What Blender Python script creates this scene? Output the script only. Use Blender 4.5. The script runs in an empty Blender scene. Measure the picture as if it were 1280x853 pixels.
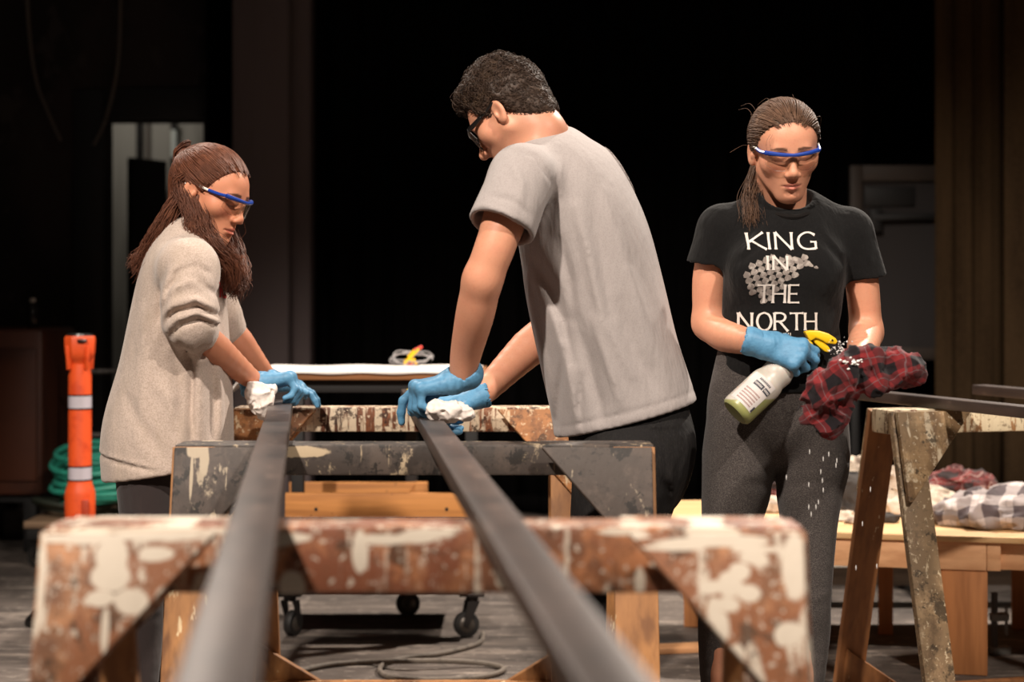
import bpy, bmesh, math, random
import numpy as np
from mathutils import Vector, Matrix, noise as mnoise
from mathutils.bvhtree import BVHTree

F, CX, HY, HC = 2100.0, 640.0, 375.0, 1.15      # focal length in px, principal column, horizon row, eye height
COL = bpy.context.scene.collection
PI = math.pi

def P(px, py, Y):
    """the point of the place seen at pixel (px, py) at distance Y"""
    return np.array([(px - CX) * Y / F, Y, HC - (py - HY) * Y / F])

def V3(*a): return np.array(a, dtype=float)
def nrm(v):
    v = np.asarray(v, float); return v / (np.linalg.norm(v) + 1e-12)

# ------------------------------------------------------------------ objects
def empty(name, loc=(0, 0, 0), rz=0.0, label=None, cat=None, group=None):
    o = bpy.data.objects.new(name, None); COL.objects.link(o)
    o.location = loc; o.rotation_euler = (0, 0, rz); o.empty_display_size = .1
    tag(o, label, cat, group); return o

def tag(o, label=None, cat=None, group=None, kind=None):
    if label: o['label'] = label
    if cat: o['category'] = cat
    if group: o['group'] = group
    if kind: o['kind'] = kind
    return o

def link_mesh(name, me, mat, parent=None, smooth=True):
    o = bpy.data.objects.new(name, me); COL.objects.link(o)
    if mat is not None:
        for m in (mat if isinstance(mat, (list, tuple)) else [mat]): me.materials.append(m)
    if smooth and len(me.polygons): me.polygons.foreach_set('use_smooth', [True] * len(me.polygons))
    if parent is not None: o.parent = parent
    return o

class MB:
    """collects boxes, tubes, prisms; builds them as ONE mesh object"""
    def __init__(s): s.bm = bmesh.new()
    def box(s, c, size, R=None, bev=0.0):
        M = Matrix.Translation(Vector(c))
        if R is not None: M = M @ (R.to_4x4() if not isinstance(R, np.ndarray) else Matrix(R.tolist()).to_4x4())
        r = bmesh.ops.create_cube(s.bm, size=1.0)
        vs = r['verts']
        bmesh.ops.scale(s.bm, vec=Vector(size), verts=vs)
        if bev > 0:
            es = {e for v in vs for e in v.link_edges}
            rb = bmesh.ops.bevel(s.bm, geom=list(es), offset=bev, segments=2, profile=.5, affect='EDGES')
            vs = list({v for f in rb['faces'] for v in f.verts} | {v for v in vs if v.is_valid})
            # bevel keeps only new verts; gather the island
        seen = set(); st = [v for v in vs if v.is_valid]
        while st:
            v = st.pop()
            if v in seen: continue
            seen.add(v)
            st.extend(e.other_vert(v) for e in v.link_edges)
        bmesh.ops.transform(s.bm, matrix=M, verts=list(seen))
        return s
    def beam(s, a, b, w, h, up=(0, 0, 1), bev=0.0):
        """a box from a to b; w across, h along 'up'"""
        a = np.asarray(a, float); b = np.asarray(b, float); t = b - a; L = np.linalg.norm(t); t /= L
        up = np.asarray(up, float); n = nrm(up - t * np.dot(up, t)); x = np.cross(t, n)
        R = np.stack([t, x, n], 1)
        return s.box((a + b) / 2, (L, w, h), R, bev)
    def prism(s, pts, d, bev=0.0):
        """polygon pts (3D, planar) extruded by vector d"""
        d = Vector(d)
        v0 = [s.bm.verts.new(Vector(p)) for p in pts]; v1 = [s.bm.verts.new(Vector(p) + d) for p in pts]
        n = len(pts); fs = [s.bm.faces.new(v0[::-1]), s.bm.faces.new(v1)]
        for i in range(n):
            fs.append(s.bm.faces.new([v0[i], v0[(i + 1) % n], v1[(i + 1) % n], v1[i]]))
        bmesh.ops.recalc_face_normals(s.bm, faces=fs)
        if bev > 0:
            es = {e for f in fs for e in f.edges}
            bmesh.ops.bevel(s.bm, geom=list(es), offset=bev, segments=2, profile=.5, affect='EDGES')
        return s
    def tube(s, pts, r, n=8, closed=False, cap=True, flat=None):
        pts = [np.asarray(p, float) for p in pts]; m = len(pts)
        rs = r if hasattr(r, '__len__') else [r] * m
        T = []
        for i in range(m):
            a = pts[(i - 1) % m] if (closed or i > 0) else pts[i]
            b = pts[(i + 1) % m] if (closed or i < m - 1) else pts[i]
            T.append(nrm(b - a))
        u = nrm(np.cross(T[0], (0.123, 0.31, 0.94)) if abs(T[0][2]) < .95 else np.cross(T[0], (1, 0.1, 0)))
        rings = []
        for i in range(m):
            u = nrm(u - T[i] * np.dot(u, T[i])); w = np.cross(T[i], u)
            ring = []
            for k in range(n):
                a = 2 * PI * k / n
                ring.append(s.bm.verts.new(Vector(pts[i] + rs[i] * (math.cos(a) * u + math.sin(a) * w))))
            rings.append(ring)
        for i in range(m if closed else m - 1):
            A, B = rings[i], rings[(i + 1) % m]
            for k in range(n):
                s.bm.faces.new([A[k], A[(k + 1) % n], B[(k + 1) % n], B[k]])
        if cap and not closed:
            s.bm.faces.new(rings[0][::-1]); s.bm.faces.new(rings[-1])
        return s
    def lathe(s, prof, c, axis=(0, 0, 1), n=24, cap=True, sq=(1, 1)):
        """profile [(r, t)] turned about axis from c"""
        ax = nrm(axis); u = nrm(np.cross(ax, (0.3, 1, 0.1))) if abs(ax[1]) < .9 else nrm(np.cross(ax, (1, 0, 0.1)))
        w = np.cross(ax, u); c = np.asarray(c, float); rings = []
        for r, t in prof:
            rings.append([s.bm.verts.new(Vector(c + ax * t + r * (sq[0] * math.cos(2 * PI * k / n) * u + sq[1] * math.sin(2 * PI * k / n) * w))) for k in range(n)])
        for A, B in zip(rings, rings[1:]):
            for k in range(n): s.bm.faces.new([A[k], A[(k + 1) % n], B[(k + 1) % n], B[k]])
        if cap:
            s.bm.faces.new(rings[0][::-1]); s.bm.faces.new(rings[-1])
        return s
    def grid(s, fn, nu, nv):
        vs = [[s.bm.verts.new(Vector(fn(i / nu, j / nv))) for j in range(nv + 1)] for i in range(nu + 1)]
        for i in range(nu):
            for j in range(nv): s.bm.faces.new([vs[i][j], vs[i + 1][j], vs[i + 1][j + 1], vs[i][j + 1]])
        return s
    def build(s, name, mat, parent=None, smooth=False, local=None, auto=None):
        if local is not None:
            bmesh.ops.translate(s.bm, vec=-Vector(local), verts=s.bm.verts)
        bmesh.ops.recalc_face_normals(s.bm, faces=s.bm.faces)
        me = bpy.data.meshes.new(name); s.bm.to_mesh(me); s.bm.free()
        o = link_mesh(name, me, mat, parent, smooth)
        if smooth:
            try: me.set_sharp_from_angle(angle=math.radians(auto or 40))
            except Exception: pass
        return o

# ------------------------------------------------------------------ materials
class NG:
    def __init__(s, name):
        s.m = bpy.data.materials.new(name); s.m.use_nodes = True; s.t = s.m.node_tree
        s.t.nodes.clear(); s.out = s.n('ShaderNodeOutputMaterial')
    def n(s, typ, ins=None, **kw):
        nd = s.t.nodes.new(typ)
        for k, v in kw.items(): setattr(nd, k, v)
        for k, v in (ins or {}).items(): s.put(nd.inputs[k], v)
        return nd
    def put(s, sock, v):
        if isinstance(v, bpy.types.NodeSocket): s.t.links.new(v, sock)
        elif isinstance(v, (tuple, list)) and len(v) == 3 and sock.type == 'RGBA': sock.default_value = (*v, 1)
        else: sock.default_value = v
    def math(s, op, a, b=0.0, c=0.0):
        nd = s.n('ShaderNodeMath', operation=op); s.put(nd.inputs[0], a); s.put(nd.inputs[1], b); s.put(nd.inputs[2], c); return nd.outputs[0]
    def rng(s, v, lo, hi, a=0.0, b=1.0, smooth=True):
        nd = s.n('ShaderNodeMapRange', interpolation_type='SMOOTHSTEP' if smooth else 'LINEAR')
        for i, x in enumerate((v, lo, hi, a, b)): s.put(nd.inputs[i], x)
        return nd.outputs[0]
    def mix(s, f, a, b, mode='MIX'):
        nd = s.n('ShaderNodeMix', data_type='RGBA', blend_type=mode)
        s.put(nd.inputs[0], f); s.put(nd.inputs[6], a); s.put(nd.inputs[7], b); return nd.outputs[2]
    def coord(s, which='Object', scale=(1, 1, 1), off=(0, 0, 0), rot=(0, 0, 0)):
        tc = s.n('ShaderNodeTexCoord')
        mp = s.n('ShaderNodeMapping'); s.t.links.new(tc.outputs[which], mp.inputs[0])
        mp.inputs['Location'].default_value = off; mp.inputs['Scale'].default_value = scale; mp.inputs['Rotation'].default_value = rot
        return mp.outputs[0]
    def noise(s, scale=(1, 1, 1), seed=0.0, detail=3.0, rough=.55, dist=0.0, which='Object', rot=(0, 0, 0), kind='noise'):
        v = s.coord(which, scale, (seed * 1.37, seed * 2.11, seed * .73), rot)
        if kind == 'voronoi':
            nd = s.n('ShaderNodeTexVoronoi', {'Vector': v, 'Scale': 1.0}); return nd.outputs['Distance']
        nd = s.n('ShaderNodeTexNoise', {'Vector': v, 'Scale': 1.0, 'Detail': detail, 'Roughness': rough, 'Distortion': dist})
        return nd.outputs['Fac']

def srgb(r, g, b):
    f = lambda c: (c / 255 / 12.92) if c / 255 <= .04045 else ((c / 255 + .055) / 1.055) ** 2.4
    return (f(r), f(g), f(b))

def mat(name, base, rough=.6, metal=0.0, layers=(), bumps=(), spec=.5, sheen=0.0, sss=0.0, attr=None, which='Object', extra=None, sheencol=(1, 1, 1)):
    """layers: dicts(s=scale, lo, hi, c=colour, seed, d=detail, k=kind, dist, rot); bumps: (scale, seed, strength, distance)"""
    g = NG(name); col = (*base, 1)
    rsock = rough
    for L in layers:
        f = g.noise(L['s'], L.get('seed', 0), L.get('d', 3), L.get('r', .55), L.get('dist', 0), which, L.get('rot', (0, 0, 0)), L.get('k', 'noise'))
        f = g.rng(f, L['lo'], L['hi'])
        if 'a' in L: f = g.math('MULTIPLY', f, L['a'])
        if 'and_' in L:
            q = L['and_']; f2 = g.rng(g.noise(q['s'], q.get('seed', 0), q.get('d', 3), .55, 0, which), q['lo'], q['hi']); f = g.math('MULTIPLY', f, f2)
        col = g.mix(f, col, (*L['c'], 1))
        if 'rough' in L:
            nd = g.n('ShaderNodeMix', data_type='FLOAT'); g.put(nd.inputs[0], f); g.put(nd.inputs[2], rsock); g.put(nd.inputs[3], L['rough']); rsock = nd.outputs[0]
    if attr:
        a = g.n('ShaderNodeAttribute', attribute_name=attr); col = g.mix(a.outputs['Alpha'], col, a.outputs['Color'])
    if extra: col = extra(g, col)
    b = g.n('ShaderNodeBsdfPrincipled')
    g.put(b.inputs['Base Color'], col); g.put(b.inputs['Roughness'], rsock); g.put(b.inputs['Metallic'], metal)
    g.put(b.inputs['Specular IOR Level'], spec)
    if sheen: g.put(b.inputs['Sheen Weight'], sheen); g.put(b.inputs['Sheen Roughness'], .6); g.put(b.inputs['Sheen Tint'], (*sheencol, 1))
    if sss:
        g.put(b.inputs['Subsurface Weight'], sss); g.put(b.inputs['Subsurface Radius'], (1.0, .35, .2)); g.put(b.inputs['Subsurface Scale'], .008)
    nr = None
    for (sc, seed, st, dist) in bumps:
        h = g.noise(sc, seed, 3, .6, 0, which)
        bp = g.n('ShaderNodeBump', {'Height': h, 'Strength': st, 'Distance': dist})
        if nr is not None: g.put(bp.inputs['Normal'], nr)
        nr = bp.outputs[0]
    if nr is not None: g.put(b.inputs['Normal'], nr)
    g.t.links.new(b.outputs[0], g.out.inputs[0])
    g.bsdf = b
    return g.m

def wood(name, base, dark, seed=0, axis='x', rough=.65, extra=()):
    lo = {'x': (2.5, 40, 40), 'y': (40, 2.5, 40), 'z': (40, 40, 2.5)}[axis]
    lo2 = {'x': (1, 9, 9), 'y': (9, 1, 9), 'z': (9, 9, 1)}[axis]
    return mat(name, base, rough, layers=[dict(s=lo, lo=.35, hi=.75, c=dark, seed=seed, d=4, a=.7), dict(s=lo2, lo=.5, hi=.75, c=dark, seed=seed + 3, dist=1.2, a=.6)] + list(extra),
               bumps=[(lo, seed, .25, .002)])

# ------------------------------------------------------------------ implicit surfaces (numpy), polygonised by surface nets
class SDF:
    def __init__(s): s.ops = []
    def _add(s, fn, lo, hi, k, mode): s.ops.append((fn, np.asarray(lo, float), np.asarray(hi, float), k, mode)); return s
    def seg(s, a, b, ra, rb=None, u=None, k=.02, mode='u'):
        """tapered limb from a to b; ra/rb: radius or (radius along u, radius across)"""
        a = np.asarray(a, float); b = np.asarray(b, float); rb = ra if rb is None else rb
        ra = np.asarray(ra if hasattr(ra, '__len__') else (ra, ra), float); rb = np.asarray(rb if hasattr(rb, '__len__') else (rb, rb), float)
        t = b - a; L = np.linalg.norm(t)
        if L < 1e-9: t = np.array([0, 0, 1.]); L = 1e-9
        else: t = t / L
        if u is None: u = np.cross(t, (0.31, 0.17, 0.93)) if abs(t[2]) < .9 else np.cross(t, (0.05, 1, 0))
        u = np.asarray(u, float); u = nrm(u - t * np.dot(u, t)); w = np.cross(t, u)
        iso = abs(ra[0] - ra[1]) < 1e-6 and abs(rb[0] - rb[1]) < 1e-6
        R = max(ra.max(), rb.max())
        def fn(X, Y, Z):
            dx, dy, dz = X - a[0], Y - a[1], Z - a[2]
            q = dx * t[0] + dy * t[1] + dz * t[2]
            h = np.clip(q / L, 0, 1)
            if iso:
                ex, ey, ez = dx - t[0] * h * L, dy - t[1] * h * L, dz - t[2] * h * L
                return np.sqrt(ex * ex + ey * ey + ez * ez) - (ra[0] + (rb[0] - ra[0]) * h)
            ru = ra[0] + (rb[0] - ra[0]) * h; rw = ra[1] + (rb[1] - ra[1]) * h
            pu = dx * u[0] + dy * u[1] + dz * u[2]; pw = dx * w[0] + dy * w[1] + dz * w[2]
            pe = q - h * L; re = np.sqrt(ru * rw)
            k1 = np.sqrt((pu / ru) ** 2 + (pw / rw) ** 2 + (pe / re) ** 2) + 1e-9
            k2 = np.sqrt((pu / ru ** 2) ** 2 + (pw / rw ** 2) ** 2 + (pe / re ** 2) ** 2) + 1e-9
            return np.where(k1 < .3, (k1 - 1) * np.minimum(ru, rw), k1 * (k1 - 1) / k2)
        return s._add(fn, np.minimum(a, b) - R, np.maximum(a, b) + R, k, mode)
    def chain(s, pts, rs, u=None, k=.02, mode='u', sub=6):
        """a limb through pts, smoothed to a spline and measured as one body"""
        pts = np.asarray(pts, float); r2 = np.array([x if hasattr(x, '__len__') else (x, x) for x in rs], float)
        if len(pts) > 2:
            n = (len(pts) - 1) * sub + 1
            r2 = np.stack([np.interp(np.linspace(0, len(pts) - 1, n), np.arange(len(pts)), r2[:, i]) if len(pts) == 3 else spline(np.c_[r2[:, i], r2[:, i] * 0, r2[:, i] * 0], n)[:, 0] for i in range(2)], 1)
            pts = spline(pts, n)
        T = SDF()
        for i in range(len(pts) - 1): T.seg(pts[i], pts[i + 1], tuple(r2[i]), tuple(r2[i + 1]), u, .004)
        fns = [(o[0], o[1] - .07, o[2] + .07) for o in T.ops]
        def fn(X, Y, Z):
            bl = np.array([X.min(), Y.min(), Z.min()]); bh = np.array([X.max(), Y.max(), Z.max()]); d = np.full(X.shape, .06)
            for f, lo_, hi_ in fns:
                if np.all(lo_ <= bh) and np.all(hi_ >= bl):
                    b = f(X, Y, Z); h = np.maximum(.004 - np.abs(d - b), 0) / .004; d = np.minimum(d, b) - h * h * .001
            return d
        return s._add(fn, np.min([o[1] for o in T.ops], 0), np.max([o[2] for o in T.ops], 0), k, mode)
    def ell(s, c, r, R=None, k=.02, mode='u'):
        c = np.asarray(c, float); r = np.asarray(r if hasattr(r, '__len__') else (r, r, r), float); R = np.eye(3) if R is None else R
        ext = np.sqrt(((R * r) ** 2).sum(1))
        def fn(X, Y, Z):
            d = np.stack([X - c[0], Y - c[1], Z - c[2]], -1) @ R
            k1 = np.sqrt(((d / r) ** 2).sum(-1)) + 1e-9; k2 = np.sqrt(((d / r ** 2) ** 2).sum(-1)) + 1e-9
            return np.where(k1 < .3, (k1 - 1) * r.min(), k1 * (k1 - 1) / k2)
        return s._add(fn, c - ext, c + ext, k, mode)
    def plane(s, p, n, k=.004, lo=None, hi=None):
        """cuts away the side n points to"""
        p = np.asarray(p, float); n = nrm(n)
        fn = lambda X, Y, Z: -((X - p[0]) * n[0] + (Y - p[1]) * n[1] + (Z - p[2]) * n[2])
        return s._add(fn, (-99,) * 3 if lo is None else lo, (99,) * 3 if hi is None else hi, k, 's')
    def custom(s, fn, lo, hi, k=.01, mode='u'): return s._add(fn, lo, hi, k, mode)
    def fold(s, pts, w, amp, ymax=None, ymin=None, prof=None):
        """a ridge (amp>0) or crease (amp<0) along a line, measured across the X-Z plane"""
        pts = [np.asarray(p, float) for p in pts]; n = len(pts)
        lo = np.min(pts, 0) - 3 * w; hi = np.max(pts, 0) + 3 * w
        lo[1] = -99 if ymin is None else ymin; hi[1] = 99 if ymax is None else ymax
        def fn(X, Y, Z):
            best = np.full(X.shape, 9.); 
            tt = np.zeros(X.shape)
            for i in range(n - 1):
                a, b = pts[i], pts[i + 1]; dx, dz = b[0] - a[0], b[2] - a[2]; L2 = dx * dx + dz * dz + 1e-12
                h = np.clip(((X - a[0]) * dx + (Z - a[2]) * dz) / L2, 0, 1)
                r = np.sqrt((X - a[0] - h * dx) ** 2 + (Z - a[2] - h * dz) ** 2)
                m = r < best; best = np.where(m, r, best); tt = np.where(m, (i + h) / (n - 1), tt)
            fade = np.sin(PI * np.clip(tt * .9 + .05, 0, 1)) ** .6
            e = np.exp(-(best / w) ** 2) * fade
            if ymax is not None: e = e * np.clip((ymax - Y) / .03, 0, 1)
            if ymin is not None: e = e * np.clip((Y - ymin) / .03, 0, 1)
            return -amp * e
        return s._add(fn, lo, hi, 0, 'f')
    def wob(s, fn, lo, hi): return s._add(fn, lo, hi, 0, 'f')
    def d_at(s, pts):
        pts = np.asarray(pts, float); return s._eval(pts[:, 0], pts[:, 1], pts[:, 2], s.ops)
    @staticmethod
    def _eval(X, Y, Z, ops):
        D = np.full(X.shape, .06)
        for fn, lo, hi, k, mode in ops:
            b = fn(X, Y, Z)
            if mode == 'u':
                h = np.maximum(k - np.abs(D - b), 0) / max(k, 1e-9); D = np.minimum(D, b) - h * h * k * .25
            elif mode == 's':
                b = -b; h = np.maximum(k - np.abs(D - b), 0) / max(k, 1e-9); D = np.maximum(D, b) + h * h * k * .25
            elif mode == 'i':
                h = np.maximum(k - np.abs(D - b), 0) / max(k, 1e-9); D = np.maximum(D, b) + h * h * k * .25
            else: D = D + b
        return D
    def mesh(s, h=.005, fine=(), pad=.012, lo=None, hi=None):
        """fine: list of ((lo3), (hi3), step)"""
        us = [o for o in s.ops if o[4] == 'u']
        lo = np.min([o[1] for o in us], 0) - pad if lo is None else np.asarray(lo); hi = np.max([o[2] for o in us], 0) + pad if hi is None else np.asarray(hi)
        ax = []
        for i in range(3):
            c = [lo[i]]
            while c[-1] < hi[i]:
                st = h
                for fl, fh, fs in fine:
                    if fl[i] - 1e-9 <= c[-1] <= fh[i]: st = min(st, fs)
                c.append(c[-1] + st)
            ax.append(np.array(c))
        n = [len(a) for a in ax]
        D = np.full(n, .06, np.float32); B = 14
        for i0 in range(0, n[0], B):
            for j0 in range(0, n[1], B):
                for k0 in range(0, n[2], B):
                    xs, ys, zs = ax[0][i0:i0 + B], ax[1][j0:j0 + B], ax[2][k0:k0 + B]
                    bl = np.array([xs[0], ys[0], zs[0]]); bh = np.array([xs[-1], ys[-1], zs[-1]])
                    ops = []; anyu = False
                    for o in s.ops:
                        m = pad + o[3]
                        if np.all(o[1] - m <= bh) and np.all(o[2] + m >= bl):
                            ops.append(o); anyu = anyu or o[4] == 'u'
                    if not anyu: continue
                    X, Y, Z = np.meshgrid(xs, ys, zs, indexing='ij')
                    D[i0:i0 + B, j0:j0 + B, k0:k0 + B] = s._eval(X, Y, Z, ops)
        D[0] = D[-1] = .06; D[:, 0] = D[:, -1] = .06; D[:, :, 0] = D[:, :, -1] = .06
        return surface_nets(D, ax)

def surface_nets(D, ax):
    S = D < 0; nx, ny, nz = D.shape
    c = [S[dx:nx - 1 + dx, dy:ny - 1 + dy, dz:nz - 1 + dz] for dx in (0, 1) for dy in (0, 1) for dz in (0, 1)]
    cnt = np.zeros(c[0].shape, np.int8)
    for q in c: cnt += q
    act = (cnt > 0) & (cnt < 8)
    I, J, K = np.nonzero(act)
    idx = np.full(act.shape, -1, np.int32); idx[I, J, K] = np.arange(len(I))
    acc = np.zeros((len(I), 3)); num = np.zeros(len(I))
    corners = [(0, 0, 0), (1, 0, 0), (0, 1, 0), (0, 0, 1), (1, 1, 0), (1, 0, 1), (0, 1, 1), (1, 1, 1)]
    edges = [(a, b) for a in corners for b in corners if sum(b) - sum(a) == 1 and all(y >= x for x, y in zip(a, b))]
    for a, b in edges:
        da = D[I + a[0], J + a[1], K + a[2]].astype(float); db = D[I + b[0], J + b[1], K + b[2]].astype(float)
        m = (da < 0) != (db < 0); t = np.where(m, da / np.where(m, da - db, 1), 0)
        pa = np.stack([ax[0][I + a[0]], ax[1][J + a[1]], ax[2][K + a[2]]], 1); pb = np.stack([ax[0][I + b[0]], ax[1][J + b[1]], ax[2][K + b[2]]], 1)
        acc += np.where(m[:, None], pa + (pb - pa) * t[:, None], 0); num += m
    verts = acc / num[:, None]
    quads = []
    for axis in range(3):
        sl0 = [slice(None)] * 3; sl1 = [slice(None)] * 3; sl0[axis] = slice(0, -1); sl1[axis] = slice(1, None)
        ch = S[tuple(sl0)] != S[tuple(sl1)]
        o = [i for i in range(3) if i != axis]
        i3 = list(np.nonzero(ch)); 
        ok = (i3[o[0]] > 0) & (i3[o[1]] > 0) & (i3[o[0]] < D.shape[o[0]] - 1) & (i3[o[1]] < D.shape[o[1]] - 1)
        i3 = [q[ok] for q in i3]
        inside0 = S[i3[0], i3[1], i3[2]]
        def cell(d0, d1):
            q = list(i3); q[o[0]] = q[o[0]] + d0; q[o[1]] = q[o[1]] + d1
            return idx[q[0], q[1], q[2]]
        q = np.stack([cell(-1, -1), cell(0, -1), cell(0, 0), cell(-1, 0)], 1)
        flip = inside0 if axis != 1 else ~inside0
        q = np.where(flip[:, None], q, q[:, ::-1]); quads.append(q)
    return verts, np.concatenate(quads)

def np_mesh(name, verts, quads):
    me = bpy.data.meshes.new(name)
    me.vertices.add(len(verts)); me.vertices.foreach_set('co', np.asarray(verts, np.float32).ravel())
    n, k = quads.shape
    me.loops.add(n * k); me.loops.foreach_set('vertex_index', quads.astype(np.int32).ravel())
    me.polygons.add(n); me.polygons.foreach_set('loop_start', np.arange(0, n * k, k, dtype=np.int32))
    me.update(calc_edges=True); me.validate(); return me

def smooth_verts(v, q, it=1, f=.5):
    n = len(v)
    e = np.concatenate([q[:, [0, 1]], q[:, [1, 2]], q[:, [2, 3]], q[:, [3, 0]]])
    for _ in range(it):
        s = np.zeros((n, 3)); c = np.zeros(n)
        for a in range(3):
            s[:, a] = np.bincount(e[:, 0], v[e[:, 1], a], n) + np.bincount(e[:, 1], v[e[:, 0], a], n)
        c = np.bincount(e[:, 0], minlength=n) + np.bincount(e[:, 1], minlength=n)
        v = v * (1 - f) + f * s / np.maximum(c, 1)[:, None]
    return v

def sdf_obj(name, sdf, material, parent, h=.005, fine=(), origin=(0, 0, 0), sm=1, tint=None, disp=None):
    v, q = sdf.mesh(h, fine)
    if sm: v = smooth_verts(v, q, sm)
    if disp is not None: v = disp(v, q)
    me = np_mesh(name, v - np.asarray(origin, float), q)
    if tint is not None:
        c = tint(v).astype(np.float32)
        a = me.color_attributes.new('tint', 'FLOAT_COLOR', 'POINT'); a.data.foreach_set('color', c.ravel())
    return link_mesh(name, me, material, parent), v, q

def spline(pts, n):
    """Catmull-Rom through pts, n samples"""
    p = np.asarray(pts, float); m = len(p); p = np.vstack([2 * p[0] - p[1], p, 2 * p[-1] - p[-2]])
    out = []
    for t in np.linspace(0, m - 1 - 1e-9, n):
        i = int(t); f = t - i; a, b, c, d = p[i:i + 4]
        out.append(.5 * ((2 * b) + (-a + c) * f + (2 * a - 5 * b + 4 * c - d) * f * f + (-a + 3 * b - 3 * c + d) * f ** 3))
    return np.array(out)
# ================================================================== the place
def px2x(px, Y): return (px - CX) * Y / F
def py2z(py, Y): return HC - (py - HY) * Y / F

m_floor = mat('stage floor paint', srgb(108, 98, 91), .6, layers=[
    dict(s=(.7, 2.2, 1), lo=.35, hi=.7, c=srgb(66, 60, 57), seed=1, d=8, r=.7),
    dict(s=(1.6, 12, 1), lo=.52, hi=.66, c=srgb(150, 137, 126), seed=2, d=8, r=.68, a=.6),
    dict(s=(3, 34, 1), lo=.57, hi=.66, c=srgb(186, 172, 160), seed=3, d=8, r=.66, a=.55),
    dict(s=(7, 30, 1), lo=.57, hi=.64, c=srgb(42, 38, 37), seed=4, d=8, r=.7, a=.7),
    dict(s=(24, 60, 1), lo=.62, hi=.68, c=srgb(190, 178, 166), seed=6, d=6, a=.5),
    dict(s=(14, 16, 1), lo=.60, hi=.66, c=srgb(50, 46, 44), seed=16, d=8, r=.7, a=.6),
    dict(s=(1.1, 1.4, 1), lo=.58, hi=.68, c=srgb(160, 147, 136), seed=8, d=8, r=.7, dist=1.0, a=.4)],
    bumps=[((6, 40, 1), 2, .3, .004), ((60, 90, 1), 3, .2, .002)], spec=.35)
m_black = mat('black wall paint', srgb(36, 31, 30), .8, layers=[dict(s=(2, 2, 1.2), lo=.45, hi=.65, c=srgb(52, 44, 42), seed=4, d=7), dict(s=(9, 9, 5), lo=.58, hi=.66, c=srgb(70, 62, 58), seed=5, d=7, a=.5)], bumps=[((9, 9, 9), 1, .2, .01)], spec=.2)
m_velour = mat('black velour', srgb(5, 4, 4), .95, layers=[dict(s=(60, 60, 6), lo=.4, hi=.7, c=srgb(8, 7, 7), seed=2)], spec=.05)
m_brown_drape = mat('brown velour', srgb(66, 51, 35), .95, layers=[dict(s=(8, 8, 1), lo=.35, hi=.7, c=srgb(51, 39, 27), seed=2), dict(s=(90, 90, 90), lo=.45, hi=.6, c=srgb(75, 58, 41), seed=3, a=.5)], spec=.05)
m_column = mat('grey column paint', srgb(98, 87, 87), .75, layers=[dict(s=(3, 3, .6), lo=.45, hi=.75, c=srgb(84, 74, 74), seed=3), dict(s=(40, 40, 2), lo=.62, hi=.7, c=srgb(80, 72, 68), seed=4, a=.4)], spec=.2)
m_grey_wall = mat('grey corridor paint', srgb(150, 146, 138), .7, layers=[dict(s=(5, 5, .7), lo=.4, hi=.75, c=srgb(112, 108, 100), seed=2)])
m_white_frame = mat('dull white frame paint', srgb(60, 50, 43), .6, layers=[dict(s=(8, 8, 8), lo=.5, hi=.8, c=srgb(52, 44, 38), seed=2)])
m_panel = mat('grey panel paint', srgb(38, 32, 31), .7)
m_dark = mat('dark metal', srgb(34, 31, 30), .45, .3)
m_dark2 = mat('near black paint', srgb(22, 20, 20), .6)
m_red = mat('dark red enamel', srgb(110, 28, 30), .4)
m_grey_metal = mat('galvanised tube', srgb(150, 146, 140), .4, .6)
m_cord = mat('grey cord', srgb(104, 95, 88), .6)

def struct(o, kind='structure'): o['kind'] = kind; return o
def box_obj(name, lo, hi, m, parent=None, bev=0.0):
    lo = np.asarray(lo, float); hi = np.asarray(hi, float)
    return MB().box((lo + hi) / 2, hi - lo, bev=bev).build(name, m, parent, smooth=bev > 0)

struct(box_obj('floor', (-7, -2.5, -.1), (7, 13.5, 0), m_floor))
YB = 9.2
wb = MB()
dx0, dx1, dz = px2x(130, YB), px2x(255, YB), py2z(150, YB)
wb.box(((-7 + dx0) / 2, YB + .1, 3.0), (7 + dx0, .2, 6.0))
wb.box(((dx0 + dx1) / 2, YB + .1, (dz + 6) / 2), (dx1 - dx0, .2, 6 - dz))
wb.box(((dx1 + 7) / 2, YB + .1, 3.0), (7 - dx1, .2, 6.0))
struct(wb.build('wall_back', m_black))
struct(box_obj('wall_left', (-7.2, -2.5, 0), (-7, 13.5, 6), m_black))
struct(box_obj('wall_right', (7, -2.5, 0), (7.2, 13.5, 6), m_black))
# door casing and the corridor behind the doorway
tb = MB(); fw = .16
tb.box((dx0 - fw / 2, YB - .015, (dz + .16) / 2), (fw, .03, dz + .16), bev=.004)
tb.box(((dx0 + dx1) / 2, YB - .015, dz + .085), (dx1 - dx0, .03, .17), bev=.004)
tb.box((dx1 + .06, YB - .015, (dz + .16) / 2), (.12, .03, dz + .16), bev=.004)
struct(tb.build('trim_1', m_dark2, smooth=True))
struct(box_obj('wall_corridor', (-6.5, 11.6, 0), (0, 11.75, 3.2), m_grey_wall))
dl = empty('door_1', (dx0 + .012, YB + .2, 0)); struct(dl)
MB().box((.095, .40, .985), (.30, .045, 1.97), R=np.array(Matrix.Rotation(math.radians(62), 3, 'Z')), bev=.004).build('door_leaf', m_dark2, dl, True)
MB().box((.20, .62, 1.0), (.022, .06, 2.0), bev=.003).build('door_edge', m_grey_wall, dl, True)
mb = MB(); mb.tube([(.16, .66, .98), (.16, .58, .98)], .012); mb.tube([(.16, .57, .98), (.27, .57, .98)], .01); mb.build('door_handle', m_grey_metal, dl, True)
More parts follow.
